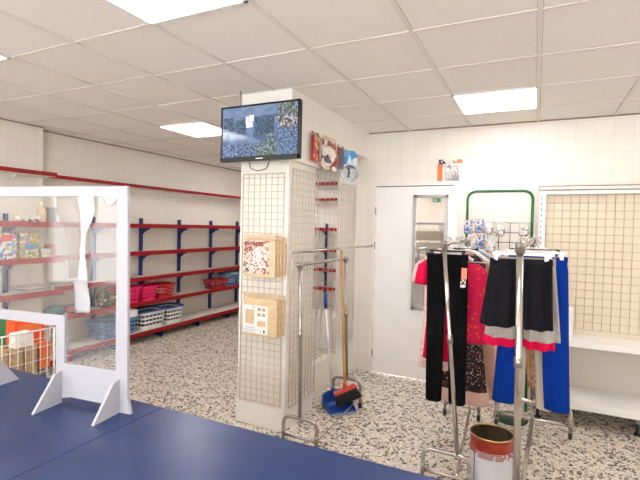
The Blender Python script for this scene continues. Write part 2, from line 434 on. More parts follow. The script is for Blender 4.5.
gl = MB(); gl.prism([sp(SL+.05, .32, .004), sp(.2505, .32, .004), sp(.2505, .752, .004), sp(SL+.05, .752, .004)], NV*.003)
gl.prism([sp(.02, .145, .004), sp(.2505, .145, .004), sp(.2505, .32, .004), sp(.02, .32, .004)], NV*.003)
gl.build('clear_pane', clear('clear_acrylic', (252, 252, 252), .04, .015, .6, (236, 232, 228)), t)
for s in (.0, .256, -.368, SL+.06):
    f = MB(); f.prism([sp(s, 0, -.115), sp(s, .0, -.0), sp(s, .118, -.0), sp(s, .112, -.028)], DV*.010);
    if s == -.368: f.prism([sp(s, 0, .127), sp(s, .0, .012), sp(s, .118, .012), sp(s, .112, .04)], DV*.010)
    f.build('support_fin', M_board, t)
fl = MB(); fl.sheet([[sp(a, z, -.002-.004*abs(math.sin(9*z))) for a in (x0, (x0+x1)/2, x1)] for z, x0, x1 in ((.752, .072, .15), (.70, .085, .155), (.66, .09, .14), (.62, .098, .118), (.58, .096, .115), (.53, .092, .118), (.48, .085, .125), (.455, .08, .128))])  # pale and grey translucent patches laid over the pane
fl.build('pane_patch', clear('patch_white', (255, 255, 255), .62, .2, .8, (250, 246, 240)), t, .0006)
fl = MB(); fl.sheet([[sp(a, z, -.003-.004*abs(math.sin(7*z+a*30))) for a in (x0, (x0+x1)/2, x1)] for z, x0, x1 in ((.455, .066, .126), (.42, .07, .132), (.38, .072, .14), (.35, .072, .142), (.338, .076, .135))])
fl.build('pane_patch', clear('patch_grey', (235, 235, 238), .40, .2, 1.0, (225, 225, 228)), t, .0006)
fl = MB(); fl.sheet([[sp(a, z, -.0022) for a in (x0, x1)] for z, x0, x1 in ((.752, -.02, .085), (.70, -.018, .09), (.66, .0, .088), (.62, .03, .086), (.52, .04, .086), (.46, .042, .084))])
fl.build('pane_patch', clear('patch_faint', (246, 244, 242), .12, .25, .6, (214, 210, 206)), t, .0006)
fl = MB(); fl.sheet([[sp(a, z, -.002) for a in (x0, x1)] for z, x0, x1 in ((.752, .19, .25), (.735, .195, .245), (.722, .205, .222))])
fl.build('pane_patch', MATS['patch_white'], t, .0006)

# ------------------------------------------------------------------ grid panels on the column and in the opening
def grid_panel(name, label, o, u, n, W, H, step, r, m, mframe=None, group='wire grid panels', cat='grid panel', stepv=None):
    """o lower corner, u horizontal direction, n outward normal"""
    o, u, n = Vector(o), Vector(u), Vector(n); z = Vector((0, 0, 1)); stepv = stepv or step
    t = thing(name, label, cat, tuple(o+u*W/2), group)
    b = MB(); R = r*1.6
    for a, c in (((0, 0), (W, 0)), ((0, H), (W, H)), ((0, 0), (0, H)), ((W, 0), (W, H))):
        b.tube([o+u*a[0]+z*a[1], o+u*c[0]+z*c[1]], R, 6)
    b.build('frame', mframe or m, t)
    b = MB(); k = step
    while k < W-.01: b.tube([o+u*k, o+u*k+z*H], r, 5); k += step
    k = stepv
    while k < H-.01: b.tube([o+u*0+z*k+n*r*1.8, o+u*W+z*k+n*r*1.8], r, 5); k += stepv
    b.build('wire_mesh', m, t)
    for h in (.1*H, .9*H):
        for s in (.0, W): MB().tube([o+u*s+z*h, o+u*s+z*h-n*.015], r*1.3, 5).build('spacer', m, t)
    return t
grid_panel('grid_panel', 'white wire grid panel on the front of the tiled column', (-2.075, 2.90, .195), (1, 0, 0), (0, -1, 0), .37, 1.765, .0525, .0028, M_wire)
grid_panel('grid_panel', 'white wire grid panel on the right side of the tiled column', (-1.665, 2.965, .17), (0, 1, 0), (1, 0, 0), .43, 1.83, .0525, .0028, M_wire)
grid_panel('grid_panel', 'white wire grid panel across the opening behind the broom handle', (XS+.02, 3.42, .31), (0, 1, 0), (1, 0, 0), .64, 1.85, .106, .0021, M_wire)
grid_panel('grid_panel', 'white wire grid panel on the wall between opening and door', (XS+.02, 4.12, .35), (0, 1, 0), (1, 0, 0), .38, 1.65, .0525, .0021, M_wire, stepv=.106)

# ------------------------------------------------------------------ screen on the column
t = thing('monitor', 'black framed flat screen showing camera views high on the column', 'monitor', (-1.84, 2.80, 2.02))
tx0, tx1, tz0, tz1, ty = -2.183, -1.503, 2.038, 2.450, 2.755
b = MB(); b.box(tx0, ty, tz0, tx1, ty+.035, tz1, .005); b.build('casing', M_black, t)
bz = MB()
for (a, b_, c, e) in ((tx0, tz0, tx1, tz0+.034), (tx0, tz1-.014, tx1, tz1), (tx0, tz0, tx0+.016, tz1), (tx1-.015, tz0, tx1, tz1)): bz.box(a, ty-.006, b_, c, ty+.004, e, .002)
bz.build('bezel', mat('bezel_black', (18, 20, 26), .25), t)
sx0, sx1, sz0, sz1 = tx0+.016, tx1-.015, tz0+.034, tz1-.014
sw, sh = sx1-sx0, sz1-sz0
M_scr = emission('screen_base', (104, 126, 164), .42); M_scr.node_tree.nodes['Principled BSDF'].inputs['Base Color'].default_value = (.01, .01, .012, 1); M_scr.node_tree.nodes['Principled BSDF'].inputs['Roughness'].default_value = .08
sc_ = MB().box(sx0, ty-.001, sz0, sx1, ty+.003, sz1).build('screen', M_scr, t)
def view(x0, z0, x1, z1, m, lift=.002):
    o = MB().box(sx0+sw*x0, ty-lift, sz0+sh*z0, sx0+sw*x1, ty-.0005, sz0+sh*z1).build('camera_view', m, sc_); return o
blue1 = [((128, 152, 190), 30), ((98, 122, 165), 25), ((70, 92, 132), 20), ((160, 182, 212), 15), ((48, 64, 90), 10)]
cv = [cells('cv_a', blue1, 57, .08, (1, 1, 1), .5), cells('cv_b', [((120, 146, 190), 40), ((60, 80, 112), 30), ((150, 170, 200), 20), ((92, 110, 120), 10)], 88, .08, (1, 1, 1.6), .5),
      cells('cv_c', [((60, 96, 62), 30), ((130, 150, 150), 25), ((150, 170, 200), 25), ((120, 104, 84), 20)], 74, .08, (1, 1, 1), .5),
      cells('cv_d', [((140, 112, 84), 30), ((210, 214, 222), 25), ((60, 66, 74), 25), ((130, 140, 160), 20)], 88, .08, (1, 1, 1), .5),
      cells('cv_shelf', [((50, 66, 92), 40), ((96, 118, 140), 25), ((120, 148, 186), 20), ((70, 86, 70), 15)], 101, .08, (1, 1, 2.2), .5)]
view(0, .26, .735, .80, cells('cv_main', [((112, 134, 172), 40), ((128, 152, 190), 30), ((92, 112, 146), 20), ((150, 168, 196), 10)], 18, .08, (1, 1, 1), .5))
view(.0, .80, .735, 1, cells('cv_ceiling', [((136, 158, 192), 60), ((120, 142, 178), 40)], 18, .08, (1, 1, 2), .5))
view(.01, .52, .15, .80, cv[4], .003); view(.19, .45, .33, .74, cv[4], .003)
view(.45, .42, .70, .78, cv[4], .003); view(.60, .26, .70, .45, cv[2], .003)
view(.325, .66, .36, .80, emission('cv_orange', (210, 110, 70), .7), .0035); view(.375, .70, .43, .82, emission('cv_white', (225, 225, 235), .8), .0035); view(.33, .58, .42, .68, emission('cv_dark', (40, 48, 62), .6), .0035)
view(.745, .76, 1, 1, cv[2]); view(.745, .53, 1, .755, cv[3]); view(.745, .27, 1, .525, cv[1])
view(0, 0, .235, .255, cv[0]); view(.24, 0, .475, .255, cv[1]); view(.48, 0, .735, .255, cv[2]); view(.745, 0, 1, .26, cv[1])
MB().box(-1.86, ty-.0075, tz0+.012, -1.80, ty-.004, tz0+.018).build('logo_bar', M_white, t)
b = MB(); b.box(-1.95, ty+.034, 2.15, -1.72, 2.905, 2.33, .004); b.build('wall_bracket', M_black, t)
b = MB(); b.tube([(-2.06, ty+.07, 2.44), (-2.06, ty+.07, 2.587)], .004, 8); b.build('support_rod', M_steel, t)
b = MB(); b.tube(roundpath([(-1.95, ty+.04, 2.04), (-1.93, ty+.03, 1.985), (-1.86, ty+.03, 1.965), (-1.80, ty+.05, 1.985), (-1.775, ty+.045, 2.04)], .02), .003, 6); b.build('cable', M_black, t)

# ------------------------------------------------------------------ packages hung on the column
M_pack = clear('bag_clear', (250, 240, 225), .35, .08, 1.2, (235, 222, 200))
def package(label, x0, x1, y, z0, z1, mcloth, mcard, group, cat='package', card=None, hdr=True, axis='x', name='hanging_package'):
    cx = (x0+x1)/2
    P = (lambda u, d, z: (u, y+d, z)) if axis == 'x' else (lambda u, d, z: (y-d, u, z))
    def bx(b, u0, d0, z0_, u1, d1, z1_, bev=0):
        p, q = P(u0, d0, z0_), P(u1, d1, z1_)
        b.box(min(p[0], q[0]), min(p[1], q[1]), z0_, max(p[0], q[0]), max(p[1], q[1]), z1_, bev)
    t = thing(name, label, cat, P(cx, 0, z0), group)
    H = z1-z0
    b = MB(); bx(b, x0+.006, -.010, z0+.006, x1-.006, .010, z1-H*.12, .007); b.build('folded_contents', mcloth, t)
    if card:
        b = MB(); u0, v0, u1, v1 = card; bx(b, x0+(x1-x0)*u0, -.0125, z0+H*v0, x0+(x1-x0)*u1, -.0105, z0+H*v1); b.build('printed_card', mcard, t)
    b = MB(); bx(b, x0, -.002, z1-H*.11, x1, .002, z1); b.build('bag_header', M_pack if hdr else mcard, t)
    hk = MB(); hk.tube([P(cx, -.015, z1-.02), P(cx, .0, z1-.02), P(cx, .012, z1-.014)], .002, 6); hk.build('hook', M_chrome, t)
    return t
M_flor = cells('floral_print', [((162, 84, 76), 24), ((216, 190, 178), 36), ((236, 222, 210), 30), ((120, 62, 58), 10)], 75, .4)
M_tan = mat('tan_cloth', (204, 176, 138), .6, var=.08, scale=30)
M_cardw = mat('card_white', (228, 226, 222), .35, var=.02)
for k in range(4):
    package(['folded floral red package, front one of the upper stack on the column', 'tan package directly behind the floral red one on the column', 'second tan package behind the floral red one on the column', 'rearmost tan package of the upper stack, against the column grid'][k],
            -1.985+.012*k, -1.695+.012*k, 2.795+.026*k, 1.175+.006*k, 1.497-.006*k, M_tan if k else mat('tan_light', (208, 184, 148), .6, var=.06), M_flor, 'upper packages on the column', card=(.04, .10, .80, .86) if not k else (.1, .1, .9, .8))
for k in range(3):
    package(['tan package with a white card, front one of the lower stack on the column', 'tan package directly behind the white carded one on the column', 'rearmost tan package of the lower stack, against the column grid'][k],
            -1.975+.01*k, -1.672+.01*k, 2.80+.028*k, .735+.004*k, 1.06-.004*k, M_tan, M_cardw, 'lower packages on the column', card=(.0, .07, .72, .72) if not k else (.1, .1, .9, .8))
def decal(name, m, *q):
    b = MB()
    for x0, z0, x1, z1 in q: b.box(x0, Yc-.0006, z0, x1, Yc+.0004, z1)
    return b.build(name, m, dpar)
dpar = bpy.data.objects['hanging_package']; Yc = 2.795-.0127
decal('printed_red_sky', cells('flor_dark', [((150, 70, 62), 62), ((206, 170, 158), 24), ((108, 52, 50), 14)], 90, .4), (-1.968, 1.37, -1.90, 1.445))
decal('printed_red_sky', MATS['flor_dark'], (-1.90, 1.41, -1.80, 1.445))
decal('printed_face', cells('flor_light', [((238, 226, 216), 64), ((214, 184, 172), 26), ((170, 110, 98), 10)], 60, .4), (-1.885, 1.27, -1.80, 1.38))
decal('printed_title', cells('title_ink', [((60, 40, 38), 50), ((236, 226, 216), 50)], 110, .4), (-1.974, 1.225, -1.925, 1.275))
dpar = bpy.data.objects['hanging_package.004']; Yc = 2.80-.0127
decal('printed_curtain', mat('print_tan', (196, 172, 138), .4, var=.1, scale=60), (-1.955, .83, -1.875, .935))
for q in ((-1.845, .93), (-1.805, .93), (-1.845, .89), (-1.805, .89)): decal('printed_icon', mat('print_brown', (168, 134, 96), .4), (q[0], q[1], q[0]+.026, q[1]+.022))
decal('printed_picture', mat('print_tan2', (208, 172, 124), .4, var=.15, scale=80), (-1.845, .815, -1.775, .855))
decal('printed_title', cells('title_grey', [((110, 108, 108), 50), ((228, 226, 222), 50)], 130, .4), (-1.89, .945, -1.85, .962))
for k in range(3): decal('printed_line', mat('print_grey', (168, 168, 172), .4), (-1.96, .765+.016*k, -1.87+.02*(k % 2), .770+.016*k))
decal('barcode', cells('barcode', [((40, 40, 40), 50), ((230, 230, 228), 50)], 90, .4, (1, 1, .02)), (-1.82, .765, -1.78, .79))
# bags hung on the beam side
XBM = -1.655
t = package('narrow red and tan package hung on the beam, nearest the screen', 3.19, 3.30, XBM+.03, 2.085, 2.325, mat('red_card', (186, 40, 38), .4), cells('red_print', [((190, 44, 40), 50), ((206, 180, 130), 30), ((110, 60, 40), 20)], 30, .4), 'packages on the beam', card=(.05, .05, .95, .9), axis='y', hdr=False, name='hanging_package')
soft = cells('toy_mix', [((226, 216, 204), 42), ((168, 62, 60), 26), ((104, 100, 104), 18), ((196, 178, 160), 14)], 16, .5)
t = package('big clear bag of white red and grey items hung on the beam', 3.33, 3.62, XBM+.05, 2.04, 2.325, soft, soft, 'packages on the beam', axis='y', name='clear_bag')
b = MB()
for c, rr in (((XBM+.06, 3.42, 2.19), .06), ((XBM+.06, 3.50, 2.14), .065), ((XBM+.055, 3.40, 2.10), .05)):
    b.lathe([(rr*math.sin(PI*k/8)+.0005, -rr*math.cos(PI*k/8)*.9) for k in range(9)], c, 14)
b.build('bulging_contents', soft, t)
t = package('dark grey bag hung on the beam beside the big clear bag', 3.63, 3.82, XBM+.035, 2.09, 2.31, mat('dark_grey', (96, 92, 96), .6, var=.2, scale=25), mat('maroon', (120, 40, 44), .5), 'packages on the beam', card=(.0, .3, .4, .85), axis='y', name='hanging_package')
hp = Vector((XBM+.05, 3.92, 2.0)); hu = Vector((.62, .78, 0)).normalized(); hn = Vector((.78, -.62, 0)).normalized()
def hq(a, z, n=0): return hp+hu*a+hn*n+Vector((0, 0, z-2.0))
t = thing('hose_pack', 'blue carded pack with a coil of white hose hung on the beam', 'package', tuple(hp), 'packages on the beam')
b = MB(); b.prism([hq(-.075, 2.12), (hq(.075, 2.12)), hq(.085, 2.24), hq(.05, 2.285), hq(-.05, 2.285), hq(-.085, 2.24)], hn*.008); b.build('header_card', cells('blue_card', [((46, 128, 188), 70), ((76, 150, 200), 20), ((220, 230, 240), 10)], 14, .4), t)
b = MB()
for k in range(4): b.tube(arc(hq(0, 2.07, .02+.004*k), .085+.010*(k % 2), 0, 2*PI*.995, 36, (hu, (0, 0, 1))), .005, 6)
b.build('hose_coil', mat('hose_white', (222, 224, 230), .3), t)
b = MB(); b.lathe([(.001, 0), (.09, 0), (.09, .003), (.001, .003)], (0, 0, 0), 24)
for v in b.bm.verts: v.co = hq(v.co.x, 2.07+v.co.y, .012+v.co.z)
b.build('clear_bag', clear('hose_bag', (240, 244, 248), .16, .1, 1.0, (226, 230, 234)), t)
b = MB(); b.tube([hq(-.02, 2.03, .03), hq(-.012, 2.10, .03), hq(-.03, 2.12, .03)], .008, 8); b.build('spray_nozzle', M_black, t)
b = MB(); b.prism([hq(-.04, 2.135, .009), hq(.04, 2.135, .009), hq(.04, 2.152, .009), hq(-.04, 2.152, .009)], hn*.002); b.build('label_strip', mat('green_strip', (30, 110, 90), .5), t)
b = MB(); b.prism([hq(0, 2.25, .009), hq(-.028, 2.17, .009), hq(.028, 2.17, .009)], hn*.002); b.build('printed_emblem', mat('card_lightblue', (196, 224, 240), .5), t)
MB().tube([(-1.662, 3.92, 2.27), tuple(hq(0, 2.27, .02))], .003, 6).build('hook', M_chrome, t)
# orange pack above the door
t = thing('blister_pack', 'orange edged white blister pack resting on the door frame', 'package', (-.79, YB-.02, 2.052))
Yp = YB-.018
MB().box(-.905, Yp-.004, 2.053, -.69, Yp+.002, 2.262).build('backing_card', cells('card_orange', [((222, 216, 210), 70), ((176, 172, 170), 30)], 26, .4), t)
MB().box(-.915, Yp-.006, 2.053, -.868, Yp-.003, 2.225).build('orange_stripe', mat('orange_print', (232, 120, 60), .4), t)
MB().box(-.905, Yp-.007, 2.222, -.838, Yp-.003, 2.266).build('dark_logo_patch', cells('logo_patch', [((38, 34, 34), 75), ((240, 236, 232), 25)], 60, .4), t)
MB().box(-.765, Yp-.007, 2.226, -.675, Yp-.003, 2.264).build('orange_strip', cells('orange_patch', [((232, 128, 76), 70), ((244, 232, 220), 30)], 50, .4), t)
MB().box(-.835, Yp-.026, 2.065, -.715, Yp-.004, 2.20, .008).build('clear_blister', clear('blister', (250, 250, 250), .25, .05, 1.2), t)
MB().box(-.775, Yp-.022, 2.058, -.705, Yp-.005, 2.11, .006).build('contents', M_grey, t)
b = MB(); b.box(-.825, Yp-.028, 2.185, -.785, Yp-.025, 2.192); b.box(-.792, Yp-.028, 2.165, -.785, Yp-.025, 2.192); b.build('printed_mark', mat('navy_print', (50, 66, 130), .5), t)

# ------------------------------------------------------------------ garment racks
def caster(t, p, yaw=0, m=None):
    x, y, z = p
    c = MB(); c.tube([(x, y, z+.075), (x, y, z+.05)], .009, 8)
    c.box(x-.016, y-.006, z+.018, x-.012, y+.02, z+.058); c.box(x+.012, y-.006, z+.018, x+.016, y+.02, z+.058); c.box(x-.016, y-.008, z+.052, x+.016, y+.02, z+.058)
    fk = c.build('caster', M_steel, t)
    MB().lathe([(.004, -.011), (.024, -.011), (.027, -.006), (.027, .006), (.024, .011), (.004, .011)], (x, y+.008, z+.027), 20, 'x', caps=True).build('wheel', M_rubber, fk)
def ufoot(t, xc, y, half, top, m, r=.0125):
    b = MB(); b.tube(roundpath([(xc-half, y, .075), (xc-half, y, top), (xc+half, y, top), (xc+half, y, .075)], .06, 8), r, 12); f = b.build('foot_frame', m, t)
    for s in (-1, 1):
        MB().tube([(xc+s*half, y, .10), (xc+s*half, y, .15)], r+.002, 12).build('collar', M_steel, f)
        caster(t, (xc+s*half, y, 0))
def rack(label, near_top, near_bot, far_top, far_bot, half, top, m, group, over=.04, hooks=None, foot_top=.24, r=.0125, fx=0, br=.85, bo=0):
    t = thing('garment_rack', label, 'clothes rack', ((near_bot[0]+far_bot[0])/2, (near_bot[1]+far_bot[1])/2, 0), group)
    for tp, bt in ((near_top, near_bot), (far_top, far_bot)):
        b = MB(); b.tube([bt, tp], r, 14); p = b.build('pole', m, t)
        d = (Vector(tp)-Vector(bt)); c = Vector(bt)+d*.55
        MB().tube([c-d.normalized()*.025, c+d.normalized()*.025], r+.004, 12).build('height_collar', M_steel, p)
        MB().tube([Vector(tp)-Vector((0, 0, .03)), Vector(tp)+Vector((0, 0, .018))], r+.006, 12).build('pole_bracket', M_steel, p)
        ufoot(t, bt[0]+fx, bt[1], half, bt[2], m, r)
    a, c = Vector(near_top), Vector(far_top); dd = (c-a).normalized()
    MB().tube([a-dd*over, c+dd*over], r*.9, 12).build('hanging_rail', m, t)
    for e in (a-dd*over, c+dd*over):
        MB().lathe([(.0005, -.014), (.012, -.009), (.016, 0), (.012, .009), (.0005, .014)], e, 12, 'y').build('end_cap', M_steel, t)
    MB().tube([(near_bot[0]+bo, near_bot[1], .105), (far_bot[0]+bo, far_bot[1], .105)], r*br, 10).build('bottom_rail', m, t)
    for q in (near_bot, far_bot):
        b = MB(); b.tube([(q[0]+fx-half, q[1], .105), (q[0]+fx+half, q[1], .105)], r*.8, 10); b.build('cross_rail', m, t)
    return t
rack('empty grey steel garment rack beside the column', (-1.425, 2.66, 1.305), (-1.425, 2.70, .24), (-1.43, 3.47, 1.305), (-1.455, 3.62, .24), .13, .24, M_steel, 'garment racks', over=.04, br=.4, bo=.13)
rack('chrome garment rack hung with black trousers and pink tops', (-.488, 2.70, 1.478), (-.375, 2.70, .24), (-.50, 3.86, 1.478), (-.445, 3.84, .24), .135, .24, M_chrome, 'garment racks', fx=-.065)
rack('chrome garment rack hung with black shorts and blue trousers, nearest the white shelving', (-.068, 2.38, 1.488), (-.045, 2.36, .24), (-.02, 3.86, 1.488), (.02, 3.84, .24), .26, .24, M_chrome, 'garment racks', r=.017)
# rail held on the grid panels
t = thing('display_rail', 'thin chrome rail running from the column grid to the wall by the door', 'rail', (-1.5, 3.5, 1.37))
MB().tube([(-1.51, 2.72, 1.383), (-1.51, 4.36, 1.383)], .009, 12).build('bar', M_chrome, t)
for y in (3.05, 4.3):
    xg = -1.662 if y < 3.5 else XS+.022
    MB().tube([(xg, y, 1.36), (-1.53, y, 1.372), (-1.51, y, 1.383)], .006, 8).build('support_arm', M_steel, t)
for y in (2.72, 4.36): MB().lathe([(.0005, -.012), (.011, -.008), (.014, 0), (.011, .008), (.0005, .012)], (-1.51, y, 1.383), 12, 'y').build('end_cap', M_steel, t)

# ------------------------------------------------------------------ clothes
def cloth(name, c, c2=None, **k): return mat(name, c, .9, rgb2=c2, bump=.25, bscale=240, spec=.12, **k)
M_bk = cloth('black_cloth', (9, 9, 11), var=.2); M_shorts = cloth('black_sport_cloth', (24, 23, 27), var=.2)
M_greyc = cloth('grey_cloth', (166, 158, 150), var=.07, scale=60); M_pink = cloth('hot_pink', (218, 16, 70), var=.07)
M_bluec = cloth('royal_blue', (6, 50, 140), var=.12, scale=60); M_cream = cloth('cream_cloth', (226, 210, 190), var=.04)
M_redc = cloth('red_pink_cloth', (216, 18, 66), var=.08); M_nude = cloth('nude_cloth', (224, 186, 166), var=.05)
M_brown = cells('brown_pattern', [((188, 150, 112), 40), ((204, 150, 138), 35), ((158, 122, 92), 25)], 60, .85, (1, 1, .5))
M_floral = cells('black_floral', [((22, 20, 24), 84), ((160, 50, 56), 6), ((212, 190, 180), 6), ((80, 90, 70), 4)], 170, .85)
M_lace = cells('lace_pink', [((232, 196, 188), 60), ((222, 168, 164), 30), ((240, 224, 216), 10)], 110, .85)
M_dots = cells('dotted_red', [((220, 18, 76), 93), ((226, 100, 40), 7)], 75, .85)
M_whitec = cloth('white_cloth', (236, 230, 226), var=.03); M_lblue = cloth('pale_blue_cloth', (196, 208, 226), var=.04)
M_dusty = cloth('dusty_pink', (230, 192, 182), var=.05)
def ring(xl, xr, y, z, th, ph, amp, n=28, k=9, tilt=0):
    out = []; xc, hw = (xl+xr)/2, (xr-xl)/2
    for i in range(n):
        a = 2*PI*i/n; cx, sy = math.cos(a), math.sin(a)
        x = xc+hw*math.copysign(abs(cx)**.7, cx)
        f = amp*math.sin(k*(x-xc)/max(hw, .03)*1.3+ph)+amp*.5*math.sin(2.3*k*(x-xc)/max(hw, .03)+2*ph)
        out.append((x, y+th/2*math.copysign(abs(sy)**.8, sy)+f, z+tilt*(x-xc)))
    return out
def panel(b, rows, ph=0, k=3, n=36, sag=0, belly=0):
    """rows: (z, xl, xr, y, thickness, fold); sag dips the middle of the upper edge"""
    dense = []; N = 5
    for r0, r1 in zip(rows, rows[1:]):
        for i in range(N): dense.append([p+(q-p)*i/N for p, q in zip(r0, r1)])
    dense.append(list(rows[-1]))
    zt, zb = rows[0][0], rows[-1][0]; out = []
    for z, xl, xr, y, th, am in dense:
        g = ring(xl, xr, y, z, th, ph+z*1.5, am, n, k); f = (z-zb)/max(1e-6, zt-zb); xc, hw = (xl+xr)/2, max((xr-xl)/2, .01)
        out.append([(px, py, pz-sag*f*(1-((px-xc)/hw)**2)-belly*(1-f)*(1-((px-xc)/hw)**2)) for px, py, pz in g])
    b.rings(out)
def hang(label, x, y, zrail, w, m, group, clips=False, drop=.055, arch=.0, name='clothes_hanger', tilt=0):
    """a hanger over the rail; the garment is hung on it"""
    t = thing(name, label, 'hanger', (x, y, zrail), group)
    hk = arc((x, y, zrail+.006), .020, PI*1.10, -PI*.5, 12, ((1, 0, 0), (0, 0, 1)))
    MB().tube(list(hk)[0:10]+[Vector((x+.012, y, zrail-.012)), Vector((x, y, zrail-.03)), Vector((x, y, zrail-drop))], .003, 6).build('hook', M_steel, t)
    b = MB(); zz = zrail-drop
    if arch: b.tube([(x-w/2, y, zz-arch), (x-w*.36, y, zz-arch*.62), (x-w*.15, y, zz-arch*.12), (x, y, zz), (x+w*.15, y, zz-arch*.12), (x+w*.36, y, zz-arch*.62), (x+w/2, y, zz-arch)], [.009, .013, .011, .008, .011, .013, .009], 8); b.tube([(x-w*.44, y, zz-arch*.9), (x+w*.44, y, zz-arch*.9)], .003, 6)
    else: b.box(x-w/2, y-.004, zz-.008, x+w/2, y+.004, zz+.004, .002)
    b.build('hanger_bar', m, t)
    if clips:
        for s in (-1, 1):
            MB().box(x+s*w*.43-.010, y-.011, zz-.042, x+s*w*.43+.010, y+.011, zz+.006, .003).build('clip', m, t)
    return t
M_hw = mat('hanger_white', (236, 230, 226), .35); M_hb = M_black; M_hc = mat('hanger_clear', (222, 222, 224), .15, var=.02)
ZA, ZR = 1.478+.011, 1.488+.013
GA, GB = 'hangers on the left chrome rack', 'hangers on the right chrome rack'
def trousers(name, label, m, xw, y, z0, xl, xr, zb, group, th=.05, legw=.45, crotch=.30, sag=.01):
    t = thing(name, label, 'trousers', ((xl+xr)/2, y, zb), group)
    w0, w1 = xw; zc = z0-crotch; wm = (w0+w1)/2; lw = (xr-xl)*legw
    q = lambda f: (w0+(xl-w0)*f, w1+(xr-w1)*f)
    b = MB(); h0, h1 = q(.4)
    panel(b, [(z0, w0, w1, y, .030, .001), (z0-.06, w0-.002, w1+.002, y, .034, .003), (zc+.04, h0+.012, h1-.012, y, th*.62, .004), (zc-.03, h0+.03, h1-.03, y, th*.2, .002)], 1, 2, sag=sag)
    for sd in (0, 1):
        g = lambda f, z, thk, am: (z, (w0+(xl-w0)*f) if sd == 0 else (wm+.004+(xr-lw-wm)*f), (wm-.004+(xl+lw-wm)*f) if sd == 0 else (w1+(xr-w1)*f), y, thk, am)
        panel(b, [g(.0, z0-.02, .020, .001), g(.2, z0-.09, .036, .003), g(.4, zc+.02, th*.85, .005), g(.6, zc*.66+zb*.34, th, .006), g(.8, zc*.33+zb*.67, th*1.05, .007), g(.98, zb+.025, th*1.05, .007), g(1, zb, th*.8, .005)], .4+1.7*sd, 3, belly=.012)
    b.build('legs', m, t)
    b = MB(); panel(b, [(z0+.003, w0-.003, w1+.003, y, .038, .001), (z0-.03, w0-.004, w1+.004, y, .041, .002)], 1, 2, sag=sag); b.build('waistband', m, t)
    return t
def shorts(name, label, m, w, y, z0, bot, zb, group, th=.055, sag=.028):
    t = thing(name, label, 'shorts', ((w[0]+w[1])/2, y, zb), group)
    b = MB(); xm = (w[0]+w[1])/2; L, R = bot; w0, w1 = w; H = z0-zb
    panel(b, [(z0, w0, w1, y, .030, .002), (z0-.06, w0-.004, w1+.004, y, .036, .008), (z0-H*.45, w0+(L-w0)*.45+.01, w1+(R-w1)*.45-.01, y, th*.6, .009), (z0-H*.62, w0+(L-w0)*.6+.03, w1+(R-w1)*.6-.03, y, th*.2, .004)], .5, 4, sag=sag)
    for sd in (0, 1):
        g = lambda f, thk, am: (z0-H*f, (w0+(L-w0)*f) if sd == 0 else (xm+.004+.004*f), (xm-.004-.004*f) if sd == 0 else (w1+(R-w1)*f), y, thk, am)
        panel(b, [g(.07, .022, .003), g(.2, .038, .010), g(.5, th*.9, .014), g(.75, th*1.05, .015), g(1, th*1.15, .016)], .2+1.3*sd, 5.5, sag=sag*.7, belly=.008)
    b.build('body', m, t)
    b = MB(); panel(b, [(z0+.003, w0-.003, w1+.003, y, .040, .003), (z0-.032, w0-.006, w1+.006, y, .043, .005)], .5, 9, sag=sag); b.build('waistband', m, t)
    return t
def top(name, label, m, x, y, zs, half, zb, hb, group, cat, sleeve=None, th=.06, neck=.05, k=5, fold=.006):
    """dress / blouse: zs shoulder height"""
    t = thing(name, label, cat, (x, y, zb), group)
    b = MB()
    panel(b, [(zs+.01, x-neck, x+neck, y, .03, .0), (zs-.015, x-half*.8, x+half*.8, y, .04, .001), (zs-.05, x-half, x+half, y, .05, .002), (zs-.2, x-half*.86, x+half*.86, y, th, .004), ((zs+zb)/2, x-half*.85, x+half*.85, y, th, fold), (zb, x-hb, x+hb, y, th*1.1, fold)], .8, k)
    b.build('body', m, t)
    if sleeve:
        for s in (-1, 1):
            q = MB(); q.tube([(x+s*half*.72, y, zs-.04), (x+s*(half+.02), y, zs-.075), (x+s*(half+sleeve*.55), y, zs-.13), (x+s*(half+sleeve*.65), y, zs-.13-sleeve)], [.035, .042, .044, .046], 12); q.build('sleeve', m, t)
    return t
CG = 'clothes on the left chrome rack'; CH = 'clothes on the right chrome rack'
# left rack, front to back
hang('black clip hanger holding the black trousers, frontmost on the left chrome rack', -.489, 2.83, ZA, .22, M_hb, GA, True)
t = trousers('trousers', 'long black trousers hung frontmost on the left chrome rack', M_bk, (-.613, -.367), 2.83, 1.415, -.597, -.355, .50, CG, .05, legw=.43)
MB().box(-.398, 2.798, 1.27, -.366, 2.801, 1.335).build('price_tag', mat('tag_orange', (236, 130, 96), .5), t); MB().box(-.402, 2.797, 1.215, -.372, 2.800, 1.27).build('barcode_tag', cells('tag_mix', [((236, 222, 212), 60), ((30, 28, 30), 40)], 110, .5), t)
hang('white plastic hanger of the red top behind the black trousers', -.50, 2.95, ZA, .30, M_hw, GA, arch=.06)
top('top', 'short sleeved red pink top hung behind the black trousers', M_redc, -.545, 2.95, 1.385, .095, .72, .105, CG, 'top', .05)
hang('white plastic hanger of the dotted red dress', -.40, 3.05, ZA, .30, M_hw, GA, arch=.085)
top('dress', 'red dress with orange dots hung right of the black trousers', M_dots, -.375, 3.05, 1.335, .105, .83, .11, CG, 'dress', None)
hang('white plastic hanger of the pale lace blouse', -.55, 3.14, ZA, .28, M_hw, GA, arch=.07)
top('blouse', 'pale pink lace blouse peeking out left of the black trousers', M_lace, -.60, 3.14, 1.37, .11, .60, .12, CG, 'blouse', .05)
hang('black clip hanger of the dark floral skirt', -.48, 3.22, ZA, .26, M_hb, GA, True)
top('skirt', 'long black skirt with small flowers hung between trousers and dress', M_floral, -.44, 3.22, 1.38, .14, .46, .175, CG, 'skirt', None, neck=.12)
hang('pale blue hanger on the left chrome rack', -.40, 3.30, ZA, .32, mat('hanger_blue', (200, 212, 228), .35), GA, arch=.08)
